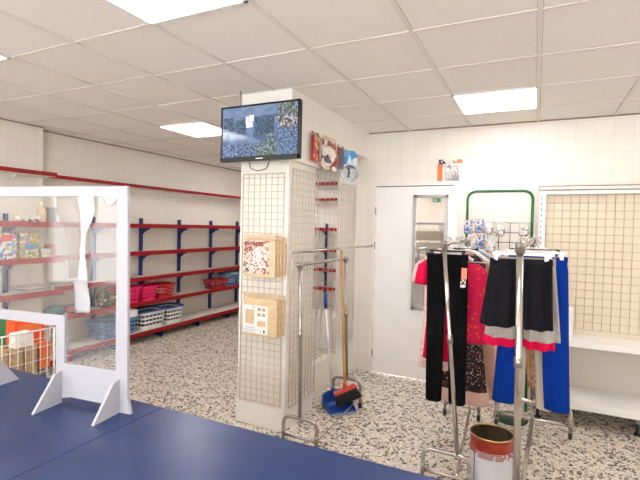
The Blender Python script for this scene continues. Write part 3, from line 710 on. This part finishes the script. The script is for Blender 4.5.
top('top', 'white sleeveless top hung towards the back of the left chrome rack', M_whitec, -.52, 3.30, 1.375, .14, .60, .14, CG, 'top', None)
hang('cream hanger towards the back of the left chrome rack', -.49, 3.40, ZA, .30, M_hc, GA, arch=.07)
top('dress', 'long dusty pink dress whose hem shows below the black trousers', M_dusty, -.47, 3.40, 1.37, .15, .30, .21, CG, 'dress', None, fold=.012)
hang('white hanger at the back end of the left chrome rack', -.49, 3.52, ZA, .28, M_hw, GA, arch=.07)
trousers('trousers', 'nude coloured trousers at the back of the left chrome rack', M_nude, (-.50, -.24), 3.52, 1.40, -.50, -.215, .33, CG, .045)
# right rack
hang('clear hanger of the black shorts, frontmost on the right chrome rack', -.068, 2.55, ZR, .28, M_hc, GB, True)
shorts('shorts', 'wide black sports shorts hung frontmost on the right chrome rack', M_shorts, (-.213, .078), 2.55, 1.42, (-.262, .094), 1.066, CH, sag=.036)
hang('clear hanger of the grey shorts behind the black ones', -.06, 2.66, ZR, .30, M_hc, GB, True)
shorts('shorts', 'light grey shorts hung behind the black shorts', M_greyc, (-.20, .095), 2.66, 1.42, (-.245, .135), .985, CH, sag=.004)
hang('clear hanger of the bright pink shorts', -.06, 2.77, ZR, .30, M_hc, GB, True)
shorts('shorts', 'bright pink shorts hung behind the grey shorts', M_pink, (-.20, .09), 2.77, 1.41, (-.265, .115), .915, CH)
hang('white hanger of the royal blue trousers', -.01, 2.90, ZR, .34, M_hw, GB, True)
t = trousers('trousers', 'wide royal blue trousers hung on the right chrome rack', M_bluec, (-.15, .165), 2.92, 1.42, -.212, .208, .535, CH, .06, legw=.33)
hang('white hanger of the cream trousers', -.03, 3.06, ZR, .30, M_hw, GB, True)
trousers('trousers', 'cream trousers behind the royal blue ones', M_cream, (-.14, .12), 3.06, 1.41, -.15, .13, .48, CH, .045, legw=.36)
hang('black hanger of the patterned brown trousers at the back of the right rack', -.01, 3.25, ZR, .30, M_hb, GB, True)
trousers('trousers', 'tan and pink patterned trousers at the back of the right chrome rack', M_brown, (-.10, .10), 3.25, 1.41, -.02, .075, .55, CH, .045, legw=.48)
for k, (x, y, lab) in enumerate(((.02, 3.42, 'empty white hanger, first behind the patterned trousers'), (.0, 3.54, 'empty white hanger, second behind the patterned trousers'), (.01, 3.66, 'empty white hanger, last on the right chrome rack'))):
    hang(lab, x, y, ZR, .34, M_hw, GB, arch=.07)

# ------------------------------------------------------------------ broom and dustpan
t = thing('broom', 'red headed broom with a wooden handle leaning by the column opening', 'broom', (-1.45, 3.58, .12))
hd = Matrix.Rotation(math.radians(35), 3, 'Z') @ Matrix.Rotation(math.radians(-22), 3, 'Y')
hc = Vector((-1.42, 3.50, .185))
MB().obox(hc, (.20, .05, .03), hd, .008).build('head', mat('broom_red', (206, 70, 58), .45), t)
br = MB()
for i in range(15):
    for j in range(4):
        p = hc+hd @ Vector((-.091+.013*i, -.018+.012*j, -.012)); q = hc+hd @ Vector((-.105+.015*i, -.032+.021*j, -.10))
        br.tube([p, q], [.007, .009], 5)
br.build('bristles', mat('bristle_dark', (44, 40, 38), .9, var=.3, scale=200), t)
MB().tube([hc+Vector((0, 0, .01)), (-1.56, 3.68, 1.36)], .013, 12).build('handle', mat('broom_wood', (196, 152, 96), .5, var=.12, scale=20), t)
MB().tube([hc+Vector((0, 0, .005)), hc+Vector((-.006, .003, .06))], .018, 12).build('socket', MATS['broom_red'], t)
t = thing('dustpan', 'blue dustpan with a long white handle standing on the terrazzo floor', 'dustpan', (-1.475, 3.50, 0))
M_pan = mat('pan_blue', (22, 66, 150), .35, var=.06)
b = MB(); Rz = Matrix.Rotation(math.radians(48), 3, 'Z')
def dp(x, y, z): v = Rz @ Vector((x*.84, y*.84, z*.84)); return v+Vector((-1.475, 3.50, 0))
g = []
for x, yb, h in ((-.14, .10, .13), (-.125, .115, .15), (-.06, .13, .16), (.0, .135, .165), (.06, .13, .16), (.125, .115, .15), (.14, .10, .13)):
    g.append([dp(x*.96, -.13, .008), dp(x*.98, -.05, .012), dp(x, .05, .015), dp(x*1.0, yb*.92, .03), dp(x*1.02, yb, .08), dp(x*1.0, yb*1.04, h)])
b.sheet(g)
for s in (-1, 1): b.sheet([[dp(s*.135, -.13, .008), dp(s*.137, -.05, .012), dp(s*.14, .05, .015), dp(s*.14, .10, .03)], [dp(s*.137, -.13, .015), dp(s*.142, -.05, .08), dp(s*.143, .05, .12), dp(s*.14, .10, .13)]])
b.build('pan', M_pan, t, .004)
MB().obox(dp(0, -.132, .012), (.225, .03, .006), Rz, .002).build('rubber_lip', mat('pan_grey', (150, 160, 178), .5), t)
MB().tube([dp(-.02, .12, .15), (-1.64, 3.55, .86)], .011, 12).build('handle', mat('handle_white', (232, 230, 228), .35), t)
MB().tube([(-1.64, 3.55, .85), (-1.643, 3.548, .985)], .015, 12).build('grip', M_pan, t)
MB().tube([dp(-.02, .118, .13), dp(-.021, .116, .19)], .018, 12).build('socket', M_pan, t)

# ------------------------------------------------------------------ paint tin
t = thing('tin_bucket', 'open white tin bucket with a red rim band on the floor beside the racks', 'bucket', (-.20, 2.84, 0))
til = Matrix.Rotation(math.radians(3), 3, 'Y'); c = (-.20, 2.84, .0); RB = .122
M_tinw = mat('tin_white', (222, 222, 230), .35, var=.02, scale=8)
b = MB(); b.lathe([(.001, .0), (RB, .0), (RB, .006), (RB*.985, .012), (RB*.985, .28)], c, 40); b.build('body', M_tinw, t)
b = MB(); b.lathe([(RB*.988, .28), (RB*.988, .352), (RB*1.01, .356)], c, 40); b.build('red_band', mat('tin_red', (150, 34, 26), .4, rgb2=(176, 66, 38), scale=20), t)
b = MB(); b.lathe([(RB*.95, .352), (RB*.94, .05), (.001, .048)], c, 40); b.build('inner_lining', mat('tin_inside', (84, 70, 50), .45, .3, rgb2=(60, 50, 36), scale=6), t)
b = MB(); b.tube(arc((c[0], c[1], .356), RB*.985, 0, 2*PI*(1-1/44), 43, ((1, 0, 0), (0, 1, 0))), .005, 8, closed=True); b.build('rim', mat('tin_rim', (206, 178, 120), .25, .9), t)
b = MB()
rr = RB*.992
for k in range(60):
    a = 2*PI*k/60
    for q in range(3):
        if random.random() < (.95, .7, .4)[q]: b.obox((c[0]+rr*math.cos(a+.03*(q % 2)), c[1]+rr*math.sin(a+.03*(q % 2)), .274-q*.013), (.0075, .004, .009), Matrix.Rotation(a+PI/2, 3, 'Z'))
b.build('printed_edge', MATS['tin_red'], t)
b = MB(); a = -PI*.52
b.obox((c[0]+rr*math.cos(a), c[1]+rr*math.sin(a), .10), (.03, .004, .03), Matrix.Rotation(a+PI/2, 3, 'Z')); b.build('printed_mark', mat('tin_yellow', (226, 180, 80), .5), t)
b = MB(); b.tube([(c[0]+RB*.995*math.cos(-2.35), c[1]+RB*.995*math.sin(-2.35), z) for z in (.004, .28)], .003, 6); b.build('seam', mat('tin_seam', (110, 108, 112), .4, .4), t)

# ------------------------------------------------------------------ white shelving with grid back
t = thing('gondola_shelving', 'white metal shelving with a wire grid back right of the green display', 'shelving', (.72, 4.35, 0))
gx0, gx1, gy = .02, 1.42, 4.50
MB().box(gx0+.05, gy+.02, .655, gx1-.05, gy+.035, 1.93).build('back_panel', mat('gondola_panel', (224, 210, 187), .6, var=.015, scale=3), t)
MB().box(gx0+.05, gy+.018, .12, gx1-.05, gy+.033, .652).build('lower_panel', mat('lower_panel', (206, 199, 190), .5, var=.02, scale=3), t)
for x in (gx0, gx1-.05): 
    b = MB(); b.box(x, gy-.04, 0, x+.05, gy+.04, 1.93, .004); p = b.build('upright', M_white, t)
    s = MB()
    for k in range(34): s.box(x+.012, gy-.0415, .2+k*.05, x+.02, gy-.0395, .225+k*.05)
    s.build('slot_strip', M_blackw, p)
MB().box(gx0-.01, gy-.06, 1.93, gx1+.01, gy+.045, 1.972, .008).build('top_rail', mat('brushed_rail', (150, 142, 134), .28, 1), t)
MB().box(gx0-.005, gy-.045, 1.90, gx1+.005, gy+.035, 1.931).build('top_cap', M_white, t)
b = MB(); x = gx0+.05
while x < gx1-.05: b.wire((x, gy+.008, .72), (x, gy+.008, 1.90), .0021); x += .066
z = .72
while z < 1.9: b.wire((gx0+.05, gy+.004, z), (gx1-.05, gy+.004, z), .0021); z += .069
b.build('wire_grid', M_wiret, t)
b = MB(); b.box(gx0+.02, 4.20, .640, gx1-.02, gy+.02, .672, .004); sh = b.build('shelf', M_white, t)
MB().box(gx0+.02, 4.19, .628, gx1-.02, 4.20, .678, .002).build('front_edge', M_white, sh)
b = MB(); b.box(gx0+.02, 4.10, .17, gx1-.02, gy+.02, .205, .004); sh = b.build('base_shelf', M_white, t)
MB().box(gx0+.02, 4.09, .15, gx1-.02, 4.10, .212, .002).build('front_edge', M_white, sh)
for x in (gx0+.02, .74, gx1-.06):
    MB().box(x, 4.14, .10, x+.04, 4.5, .17).build('foot', M_grey, t)
    q = MB(); q.lathe([(.026, 0), (.026, .012), (.012, .018), (.012, .10)], (x+.02, 4.18, 0), 16, caps=True); q.build('levelling_foot', M_rubber, t)
t = thing('carton', 'slim white carton standing on the white shelving beside the blue trousers', 'box', (.265, 4.37, .673))
MB().box(.225, 4.33, .6725, .305, 4.41, .92, .003).build('body', mat('carton_white', (238, 236, 234), .5, var=.01), t)
b = MB(); b.box(.250, 4.3285, .735, .262, 4.3305, .775); b.box(.250, 4.3285, .735, .275, 4.3305, .742); b.build('blue_print', mat('carton_blue', (60, 100, 170), .5), t)

# ------------------------------------------------------------------ green tube display with bagged goods
t = thing('display_stand', 'green tube display stand with a black wire panel between door and white shelving', 'display stand', (-.31, 4.42, 0))
YG = 4.44
MB().tube(roundpath([(-.595, YG, .03), (-.595, YG, 1.93), (-.035, YG, 1.93), (-.035, YG, .03)], .09, 10), .0125, 12).build('tube_frame', M_green, t)
b = MB()
for z in (.5, .62, .74, .86, .98, 1.10, 1.22, 1.34, 1.46, 1.55, 1.64): b.wire((-.595, YG-.004, z), (-.035, YG-.004, z), .0035)
for x in (-.5, -.405, -.31, -.215, -.12): b.wire((x, YG, .5), (x, YG, 1.64), .0035)
b.build('wire_panel', M_blackw, t)
for x in (-.595, -.035):
    MB().tube([(x, YG-.20, .014), (x, YG+.12, .014)], .0125, 10).build('foot', M_green, t)
tag(MB().lathe([(.02, .0), (.13, .0), (.135, .012), (.10, .03), (.02, .032)], (-.14, 4.02, 0), 28, caps=True).build('stand_base', mat('dark_green_base', (34, 58, 44), .5)), 'dark green round base on the floor under the blue trousers', 'stand base')
M_bagb = cells('bag_blue', [((84, 120, 172), 32), ((200, 208, 218), 28), ((48, 78, 132), 22), ((216, 176, 150), 18)], 55, .3)
M_bagw = cells('bag_white', [((214, 212, 212), 40), ((216, 168, 132), 18), ((170, 176, 186), 26), ((110, 100, 94), 16)], 60, .3)
bags = [(-.575, 1.645, M_bagb, 'blue carded bag, first from the left in the upper row on the green stand'), (-.475, 1.655, M_bagb, 'blue carded bag, second from the left in the upper row on the green stand'),
        (-.395, 1.645, M_bagw, 'white bag, middle of the upper row on the green stand'), (-.295, 1.63, M_bagw, 'white bag with orange goods, fourth in the upper row on the green stand'),
        (-.10, 1.635, M_bagw, 'white bag, alone at the right end of the green stand'),
        (-.545, 1.50, M_bagw, 'white bag, left in the lower row on the green stand'), (-.46, 1.51, M_bagb, 'blue bag, middle of the lower row on the green stand'), (-.37, 1.475, M_bagw, 'white bag, right in the lower row on the green stand')]
for x, z, m, lab in bags:
    tb = thing('hanging_bag', lab, 'package', (x, YG-.05, z-.11), 'bagged goods on the green stand')
    b = MB(); panel(b, [(z-.012, x-.034, x+.034, YG-.05, .01, 0), (z-.05, x-.04, x+.04, YG-.05, .04, .004), (z-.10, x-.04, x+.04, YG-.05, .045, .004), (z-.115, x-.034, x+.034, YG-.05, .02, .0)], x*9, 2, 18); b.build('bag', m, tb)
    MB().box(x-.036, YG-.052, z-.014, x+.036, YG-.048, z+.014).build('header_card', M_bagb if m is M_bagb else mat('header_grey', (196, 196, 200), .4), tb)
    MB().tube([(x, YG-.06, z+.005), (x, YG-.045, z+.002), (x, YG-.006, z+.002)], .0022, 6).build('hook', M_blackw, tb)

# ------------------------------------------------------------------ goods on the shelves
def carton(name, label, cat, x0, y0, z0, x1, y1, z1, m, group=None, lid=None):
    o = MB().box(x0, y0, z0, x1, y1, z1, .003)
    t = thing(name, label, cat, ((x0+x1)/2, (y0+y1)/2, z0), group); o.build('body', m, t)
    if lid: MB().box(x0-.002, y0-.002, z1-.03, x1+.002, y1+.002, z1+.002, .002).build('lid', lid, t)
    return t
Z1, Z2, Z3, Z4, Z5 = [l[0]+.0045 for l in LV[1:]]
gamec = cells('game_print_white', [((220, 222, 228), 40), ((96, 150, 206), 22), ((212, 90, 80), 14), ((190, 180, 100), 14), ((40, 90, 170), 10)], 42, .35)
gameg = cells('game_print_green', [((196, 180, 120), 34), ((120, 158, 92), 26), ((206, 120, 100), 16), ((120, 160, 200), 12), ((230, 220, 190), 12)], 48, .35)
MB  # goods on the near unit stand towards the front edge
t = carton('game_box', 'white and blue printed game box on the near shelf, left one of two', 'box', -4.70, 2.36, Z2, -4.58, 2.66, Z2+.27, gamec, 'game boxes on the near shelf')
MB().box(-4.579, 2.40, Z2+.04, -4.577, 2.50, Z2+.09).build('printed_badge', mat('badge_blue', (40, 90, 180), .4), t); MB().box(-4.579, 2.52, Z2+.19, -4.577, 2.62, Z2+.255).build('printed_title', mat('badge_red', (206, 80, 74), .4), t)
t = carton('game_box', 'green and yellow printed game box on the near shelf, right one of two', 'box', -4.70, 2.69, Z2, -4.58, 2.88, Z2+.27, gameg, 'game boxes on the near shelf')
MB().box(-4.579, 2.74, Z2+.10, -4.577, 2.82, Z2+.16).build('printed_panel', mat('badge_sky', (120, 150, 200), .4), t)
cols = [(206, 204, 196), (120, 150, 110), (198, 190, 180), (96, 110, 90), (214, 200, 190)]
zz = Z2
for k in range(5):
    h = .018+.006*(k % 2)
    t = thing('book', ['pale book at the bottom of the pile right of the green game box', 'green book second from the bottom right of the green game box', 'beige book in the middle of the pile right of the green game box', 'dark green book second from the top right of the green game box', 'pinkish book on top of the pile right of the green game box'][k], 'book', (-4.66, 2.955, zz), 'books piled on the near shelf')
    mcol = mat('book_cover%d' % k, cols[k], .5)
    y0, y1 = 2.91-.004*k, 3.01-.006*(k % 3)
    MB().box(-4.74+.006*k, y0, zz, -4.58, y1, zz+.003).build('cover', mcol, t); MB().box(-4.74+.006*k, y0, zz+h-.003, -4.58, y1, zz+h).build('cover', mcol, t)
    MB().box(-4.738+.006*k, y0+.003, zz+.003, -4.585, y1, zz+h-.003).build('pages', M_paint, t)
    zz += h+.0004
carton('storage_box', 'small dull red box standing behind the book pile on the near shelf', 'box', -4.72, 3.02, Z2, -4.58, 3.055, Z2+.15, mat('box_dullred', (168, 84, 76), .5))
t = carton('gift_box', 'small dark patterned box on the upper near shelf', 'box', -4.62, 2.67, Z1, -4.55, 2.76, Z1+.07, cells('gift_pat', [((90, 80, 74), 50), ((210, 200, 190), 30), ((150, 70, 66), 20)], 40, .4), 'small boxes on the upper near shelf', lid=M_deck)
t = carton('gift_box', 'small white and black patterned box on the upper near shelf', 'box', -4.62, 2.775, Z1, -4.55, 2.87, Z1+.075, cells('gift_pat2', [((226, 222, 216), 50), ((70, 66, 66), 50)], 40, .4), 'small boxes on the upper near shelf', lid=M_paint)
t = thing('bottle', 'tall beige bottle on the upper near shelf', 'bottle', (-4.62, 2.93, Z1))
MB().lathe([(.001, 0), (.04, 0), (.042, .01), (.042, .13), (.03, .16), (.016, .175), (.016, .20)], (-4.62, 2.93, Z1), 20).build('body', mat('bottle_beige', (226, 200, 170), .4), t); MB().lathe([(.019, .195), (.019, .225), (.001, .226)], (-4.62, 2.93, Z1), 16).build('cap', M_paint, t)
t = thing('storage_basket', 'dark grey soft basket at the end of the upper near shelf', 'basket', (-4.66, 3.0, Z1))
b = MB(); b.lathe([(.001, 0), (.048, 0), (.062, .16), (.058, .165), (.045, .01)], (-4.64, 3.035, Z1), 20); b.build('body', mat('felt_grey', (128, 124, 124), .8, var=.1), t); b = MB(); b.tube(arc((-4.64, 3.035, Z1+.165), .060, 0, 2*PI*.98, 24, ((1, 0, 0), (0, 1, 0))), .005, 6, closed=True); b.build('rim', mat('felt_dark', (96, 92, 94), .8), t)
for k in range(6):
    z0 = Z3+.012*k; a = .03*math.sin(k*2.1)
    o = MB(); o.obox((-4.66, 3.02-.16+a*.4, z0+.0055), (.20, .28, .011), Matrix.Rotation(a*3, 3, 'Z'), .002); o = o.build('magazine', mat('mag%d' % k, [(196, 196, 198), (170, 166, 168), (214, 208, 204), (120, 118, 124), (206, 202, 204), (178, 170, 168)][k], .3, var=.2, scale=25))
    tag(o, ['bottom', 'second lowest', 'third lowest', 'fourth lowest', 'second highest', 'topmost'][k]+' magazine of the grey pile seen through the clear screen', 'magazine', 'magazines on the near shelf')
def lump(b, c, r, s=(1, 1, 1), ph=0):
    rows = []
    for i in range(1, 9):
        th = PI*i/9; row = []
        for j in range(16):
            a = 2*PI*j/16; q = r*(1+.14*math.sin(3*a+ph+th*2)+.08*math.sin(5*a+2*ph))
            row.append((c[0]+q*math.sin(th)*math.cos(a)*s[0], c[1]+q*math.sin(th)*math.sin(a)*s[1], c[2]+(r-r*math.cos(th))*s[2]))
        rows.append(row)
    b.rings(rows)
for k, (y, r, m, lab) in enumerate(((2.86, .07, mat('cloth_slate', (104, 108, 124), .8, var=.2), 'slate grey bundle of cloth on the low near shelf'), (2.99, .06, mat('cloth_orange', (222, 110, 74), .8, var=.1), 'small orange bundle of cloth on the low near shelf'))):
    b = MB(); lump(b, (-4.62, y-.012*(1-k), Z4), r, (1, 1.0, .62), k); tag(b.build('cloth_bundle', m), lab, 'cloth', 'cloth bundles on the low shelf')
for y, r, m, lab in ((3.22, .085, mat('cloth_teal', (70, 120, 150), .8, rgb2=(84, 142, 110), scale=12), 'blue and green bundle of cloth on the low shelf behind the screen'), (3.43, .075, mat('cloth_mixed', (96, 112, 128), .8, rgb2=(196, 104, 80), scale=14), 'grey and rust bundle of cloth on the low shelf behind the screen')):
    b = MB(); lump(b, (-4.83, y, Z4), r, (1, 1.3, .75), y); tag(b.build('cloth_bundle', m), lab, 'cloth', 'cloth bundles on the low shelf')
def basket(label, cx, cy, z, w, dd, h, m, mrim, group, bands=((0, .16), (.46, .54), (.84, 1)), taper=.82, liner=None):
    t = thing('plastic_basket', label, 'basket', (cx, cy, z), group)
    def rr(s, zz, e=0): 
        out = []; hx, hy = (dd/2+e)*s, (w/2+e)*s
        for qx, qy, a0 in ((1, 1, 0), (-1, 1, PI/2), (-1, -1, PI), (1, -1, 3*PI/2)):
            for k in range(4):
                a = a0+PI/2*k/3; out.append((cx+qx*(hx-.03)+.03*math.cos(a), cy+qy*(hy-.03)+.03*math.sin(a), zz))
        return out
    b = MB(); b.rings([rr(taper, z), rr(taper, z+.012), rr(taper, z+.02, -.006)], True, True)
    # slats: solid bands and posts leave rows of openings
    for z0, z1 in bands:
        s0, s1 = taper+(1-taper)*z0, taper+(1-taper)*z1
        b.rings([rr(s0, z+h*z0), rr(s1, z+h*z1), rr(s1, z+h*z1, -.004), rr(s0, z+h*z0, -.004)], False, False)
    n = 16; R0, R1 = rr(taper, z), rr(1, z+h)
    def per(ring, f):
        L = [0]; k = len(ring)
        for i in range(k): L.append(L[-1]+(Vector(ring[(i+1) % k])-Vector(ring[i])).length)
        d_ = f*L[-1]
        for i in range(k):
            if L[i+1] >= d_:
                q = (d_-L[i])/max(1e-6, L[i+1]-L[i]); return Vector(ring[i]).lerp(Vector(ring[(i+1) % k]), q)
        return Vector(ring[0])
    for i in range(20): b.tube([per(R0, i/20), per(R1, i/20)], .006, 4)
    b.build('body', m, t)
    b = MB(); b.rings([rr(1, z+h-.018, .008), rr(1, z+h, .01), rr(1, z+h, -.008), rr(1, z+h-.018, -.006)], False, False); b.tube([Vector(p) for p in rr(1, z+h, .009)], .004, 6, closed=True); b.build('rim', mrim, t)
    if liner:
        b = MB(); b.rings([[(cx+(px-cx)*.9, cy+(py-cy)*.92, pz) for px, py, pz in rr(taper, z+.014)], [(cx+(px-cx)*.9, cy+(py-cy)*.92, pz) for px, py, pz in rr(.97, z+h*.86)]], True, True); b.build('contents', liner, t)
    return t
pk = mat('basket_pink', (236, 20, 96), .35); rd = mat('basket_red', (186, 22, 38), .35); bl = mat('basket_blue', (104, 140, 186), .4); wh = mat('basket_white', (228, 226, 224), .4); rb = mat('rim_blue', (40, 80, 160), .4)
BG = 'plastic baskets on the low shelves'; PB = ((0, .22), (.34, .44), (.56, .66), (.78, 1)); mat('pk_in', (206, 40, 96), .7, var=.2, scale=20); dk = mat('dark_fill', (70, 66, 70), .8, var=.3, scale=25)  # dark fill behind the openings of the white baskets
XB_ = -4.84
camo = cells('camo', [((60, 56, 46), 35), ((120, 110, 84), 25), ((168, 150, 110), 20), ((38, 34, 32), 20)], 28, .8)
b = MB(); lump(b, (XB_, 3.87, Z4), .125, (1, 1.0, .85), 2); tag(b.build('cloth_bag', camo), 'dark camouflage patterned soft bag left of the bright pink basket', 'bag')
basket('bright pink basket on the fourth shelf beside the white frame', XB_, 4.16, Z4, .34, .28, .225, pk, pk, BG, PB, liner=MATS['pk_in'])
basket('second bright pink basket, between the first pink one and the red basket', XB_, 4.49, Z4, .26, .28, .21, pk, pk, BG, PB, liner=MATS['pk_in'])
basket('red basket right of the bright pink ones', XB_, 4.80, Z4, .30, .28, .21, rd, rd, BG, PB)
basket('pale blue basket on the bottom shelf behind the screen frame', XB_+.04, 3.95, Z5, .58, .30, .215, bl, bl, BG, PB)
carton('storage_box', 'white lidded box resting across the rim of the pale blue bottom basket', 'box', XB_-.10, 4.06, Z5+.2165, XB_+.185, 4.22, Z5+.30, M_paint, lid=M_white)
basket('larger white basket with a blue rim, right of the pale blue bottom one', XB_+.05, 4.50, Z5, .42, .30, .255, wh, rb, BG, PB, liner=dk)
basket('smaller white basket with a blue rim, furthest right on the bottom shelf', XB_+.05, 4.90, Z5, .32, .30, .25, wh, rb, BG, PB, liner=dk)
basket('small red basket far along the fourth shelf', XB_, 6.02, Z4, .34, .28, .15, rd, rd, BG)
basket('pale blue basket far along the fourth shelf, left of the column', XB_, 6.42, Z4, .36, .28, .22, bl, bl, BG)
o = MB().obox((XB_, 6.42, Z4+.235), (.28, .36, .02), Matrix.Rotation(.1, 3, 'Z'), .006).build('tray', mat('tray_blue', (70, 110, 150), .4, rgb2=(150, 190, 170), scale=9)); tag(o, 'blue green tray lying on the far pale blue basket', 'tray')
# white slatted crate seen through the opening
t = thing('crate', 'white slatted crate behind the opening, low beside the broom handle', 'crate', (-2.62, 5.45, 0))
for s in (-.30, .30): MB().box(-2.62+s-.012, 5.2, 0, -2.62+s+.012, 5.7, .40).build('side_panel', M_paint, t)
for y in (5.2, 5.68):
    for k in range(8): MB().box(-2.90+k*.072, y, .03, -2.90+k*.072+.055, y+.02, .40).build('slat', M_paint, t)
MB().box(-2.92, 5.2, 0, -2.32, 5.7, .03).build('base', M_paint, t)

# ------------------------------------------------------------------ wire bin behind the counter
t = thing('wire_bin', 'white wire bin full of boxes and rolls behind the counter, lower left', 'bin', (-3.5, 1.7, 0))
bx0, bx1, by0, by1, bz0, bz1 = -3.95, -3.10, 1.26, 2.06, .14, .80
b = MB(); 
for z in (bz0, bz1): b.tube([(bx0, by0, z), (bx1, by0, z), (bx1, by1, z), (bx0, by1, z)], .006, 8, closed=True)
for x in (bx0, bx1):
    for y in (by0, by1): b.tube([(x, y, .0), (x, y, bz1)], .008, 8)
b.build('frame', M_white, t)
b = MB(); y = by0+.05
while y < by1-.01: b.wire((bx1, y, bz0), (bx1, y, bz1), .0028); b.wire((bx0, y, bz0), (bx0, y, bz1), .0028); y += .05
x = bx0+.05
while x < bx1-.01: b.wire((x, by0, bz0), (x, by0, bz1), .0028); b.wire((x, by1, bz0), (x, by1, bz1), .0028); x += .05
for z in (.23, .32, .41, .50, .59, .68, .74):
    b.tube([(bx0, by0, z), (bx1, by0, z), (bx1, by1, z), (bx0, by1, z)], .0028, 5, closed=True)
x = bx0+.05
while x < bx1: b.wire((x, by0, bz0), (x, by1, bz0), .003); x += .05
b.build('wire_mesh', M_white, t)
M_org = mat('orange_carton', (236, 84, 34), .45, var=.05)
orgp = cells('orange_print', [((236, 84, 34), 72), ((120, 36, 24), 18), ((240, 190, 150), 10)], 60, .45)
def bincarton(label, x0, y0, z0, x1, y1, z1, m, name='carton', cat='box', strip=None, group='goods in the wire bin'):
    t = thing(name, label, cat, ((x0+x1)/2, (y0+y1)/2, z0), group); MB().box(x0, y0, z0, x1, y1, z1, .003).build('body', m, t)
    if strip: MB().box(x1-.001, y0+.02, z1-.08, x1+.002, y1-.02, z1-.03).build('printed_strip', strip, t)
    return t
bincarton('large orange carton with dark print lying highest in the wire bin', -3.29, 1.84, .7005, -3.19, 2.045, .865, M_org, strip=orgp)
bincarton('small orange and dark printed carton at the far end of the wire bin', -3.29, 1.972, .52, -3.12, 2.045, .70, orgp)
bincarton('grey patterned carton low at the far end of the wire bin', -3.29, 1.972, .16, -3.12, 2.045, .5195, cells('grey_print', [((196, 190, 184), 60), ((110, 104, 104), 40)], 30, .5))
bincarton('white carton lying at the rim of the wire bin in front of the orange one', -3.185, 1.80, .7005, -3.112, 1.915, .80, M_paint)
bincarton('green carton standing behind the orange one in the wire bin', -3.45, 1.86, .16, -3.31, 1.99, .90, mat('green_carton', (40, 112, 64), .5))
kr = mat('mat_roll', (188, 160, 124), .8, var=.12, scale=40)
for k, (x, y) in enumerate(((-3.16, 1.735), (-3.16, 1.83), (-3.16, 1.925), (-3.256, 1.78), (-3.256, 1.88))):
    lab = ['tan rolled mat, leftmost along the side of the wire bin', 'tan rolled mat under the middle of the white carton in the wire bin', 'tan rolled mat next to the small orange printed carton in the wire bin', 'tan rolled mat in the second row of the wire bin, nearer the counter', 'tan rolled mat in the second row of the wire bin, under the large orange carton'][k]
    top_ = .70
    t = thing('rolled_mat', lab, 'roll', (x, y, .15), 'rolled mats in the wire bin')
    MB().lathe([(.001, .15), (.044, .15), (.046, .16), (.046, top_-.01), (.044, top_), (.03, top_-.004), (.012, top_-.002), (.001, top_-.02)], (x, y, 0), 18).build('roll', kr, t)
    MB().lathe([(.0467, .40), (.0467, .43)], (x, y, 0), 18).build('paper_band', mat('band_blue', (96, 110, 140), .5), t)

# ------------------------------------------------------------------ behind the camera, seen in the door mirror
t = thing('exit_sign', 'small green exit sign on the wall facing the door mirror', 'sign', (-2.32, -2.48, 2.28))
MB().box(-2.42, -2.498, 2.27, -2.22, -2.475, 2.37, .003).build('panel', mat('exit_green', (30, 140, 80), .4), t)
b = MB()
b.box(-2.39, -2.4745, 2.305, -2.33, -2.473, 2.335); b.prism([(-2.33, -2.4745, 2.345), (-2.33, -2.4745, 2.295), (-2.30, -2.4745, 2.32)], (0, .0015, 0)); b.build('arrow', M_paint, t)
t = thing('display_shelving', 'white shelving on the wall facing the door mirror', 'shelving', (-2.5, -2.3, 0))
for x in (-3.1, -1.94): MB().box(x, -2.49, 0, x+.04, -2.05, 1.55).build('side_panel', M_white, t)
MB().box(-3.06, -2.49, 0, -1.94, -2.47, 1.55).build('back_panel', M_beige, t)
for z in (.1, .5, .9, 1.25, 1.53): MB().box(-3.06, -2.47, z, -1.94, -2.06, z+.025).build('shelf', M_white, t)
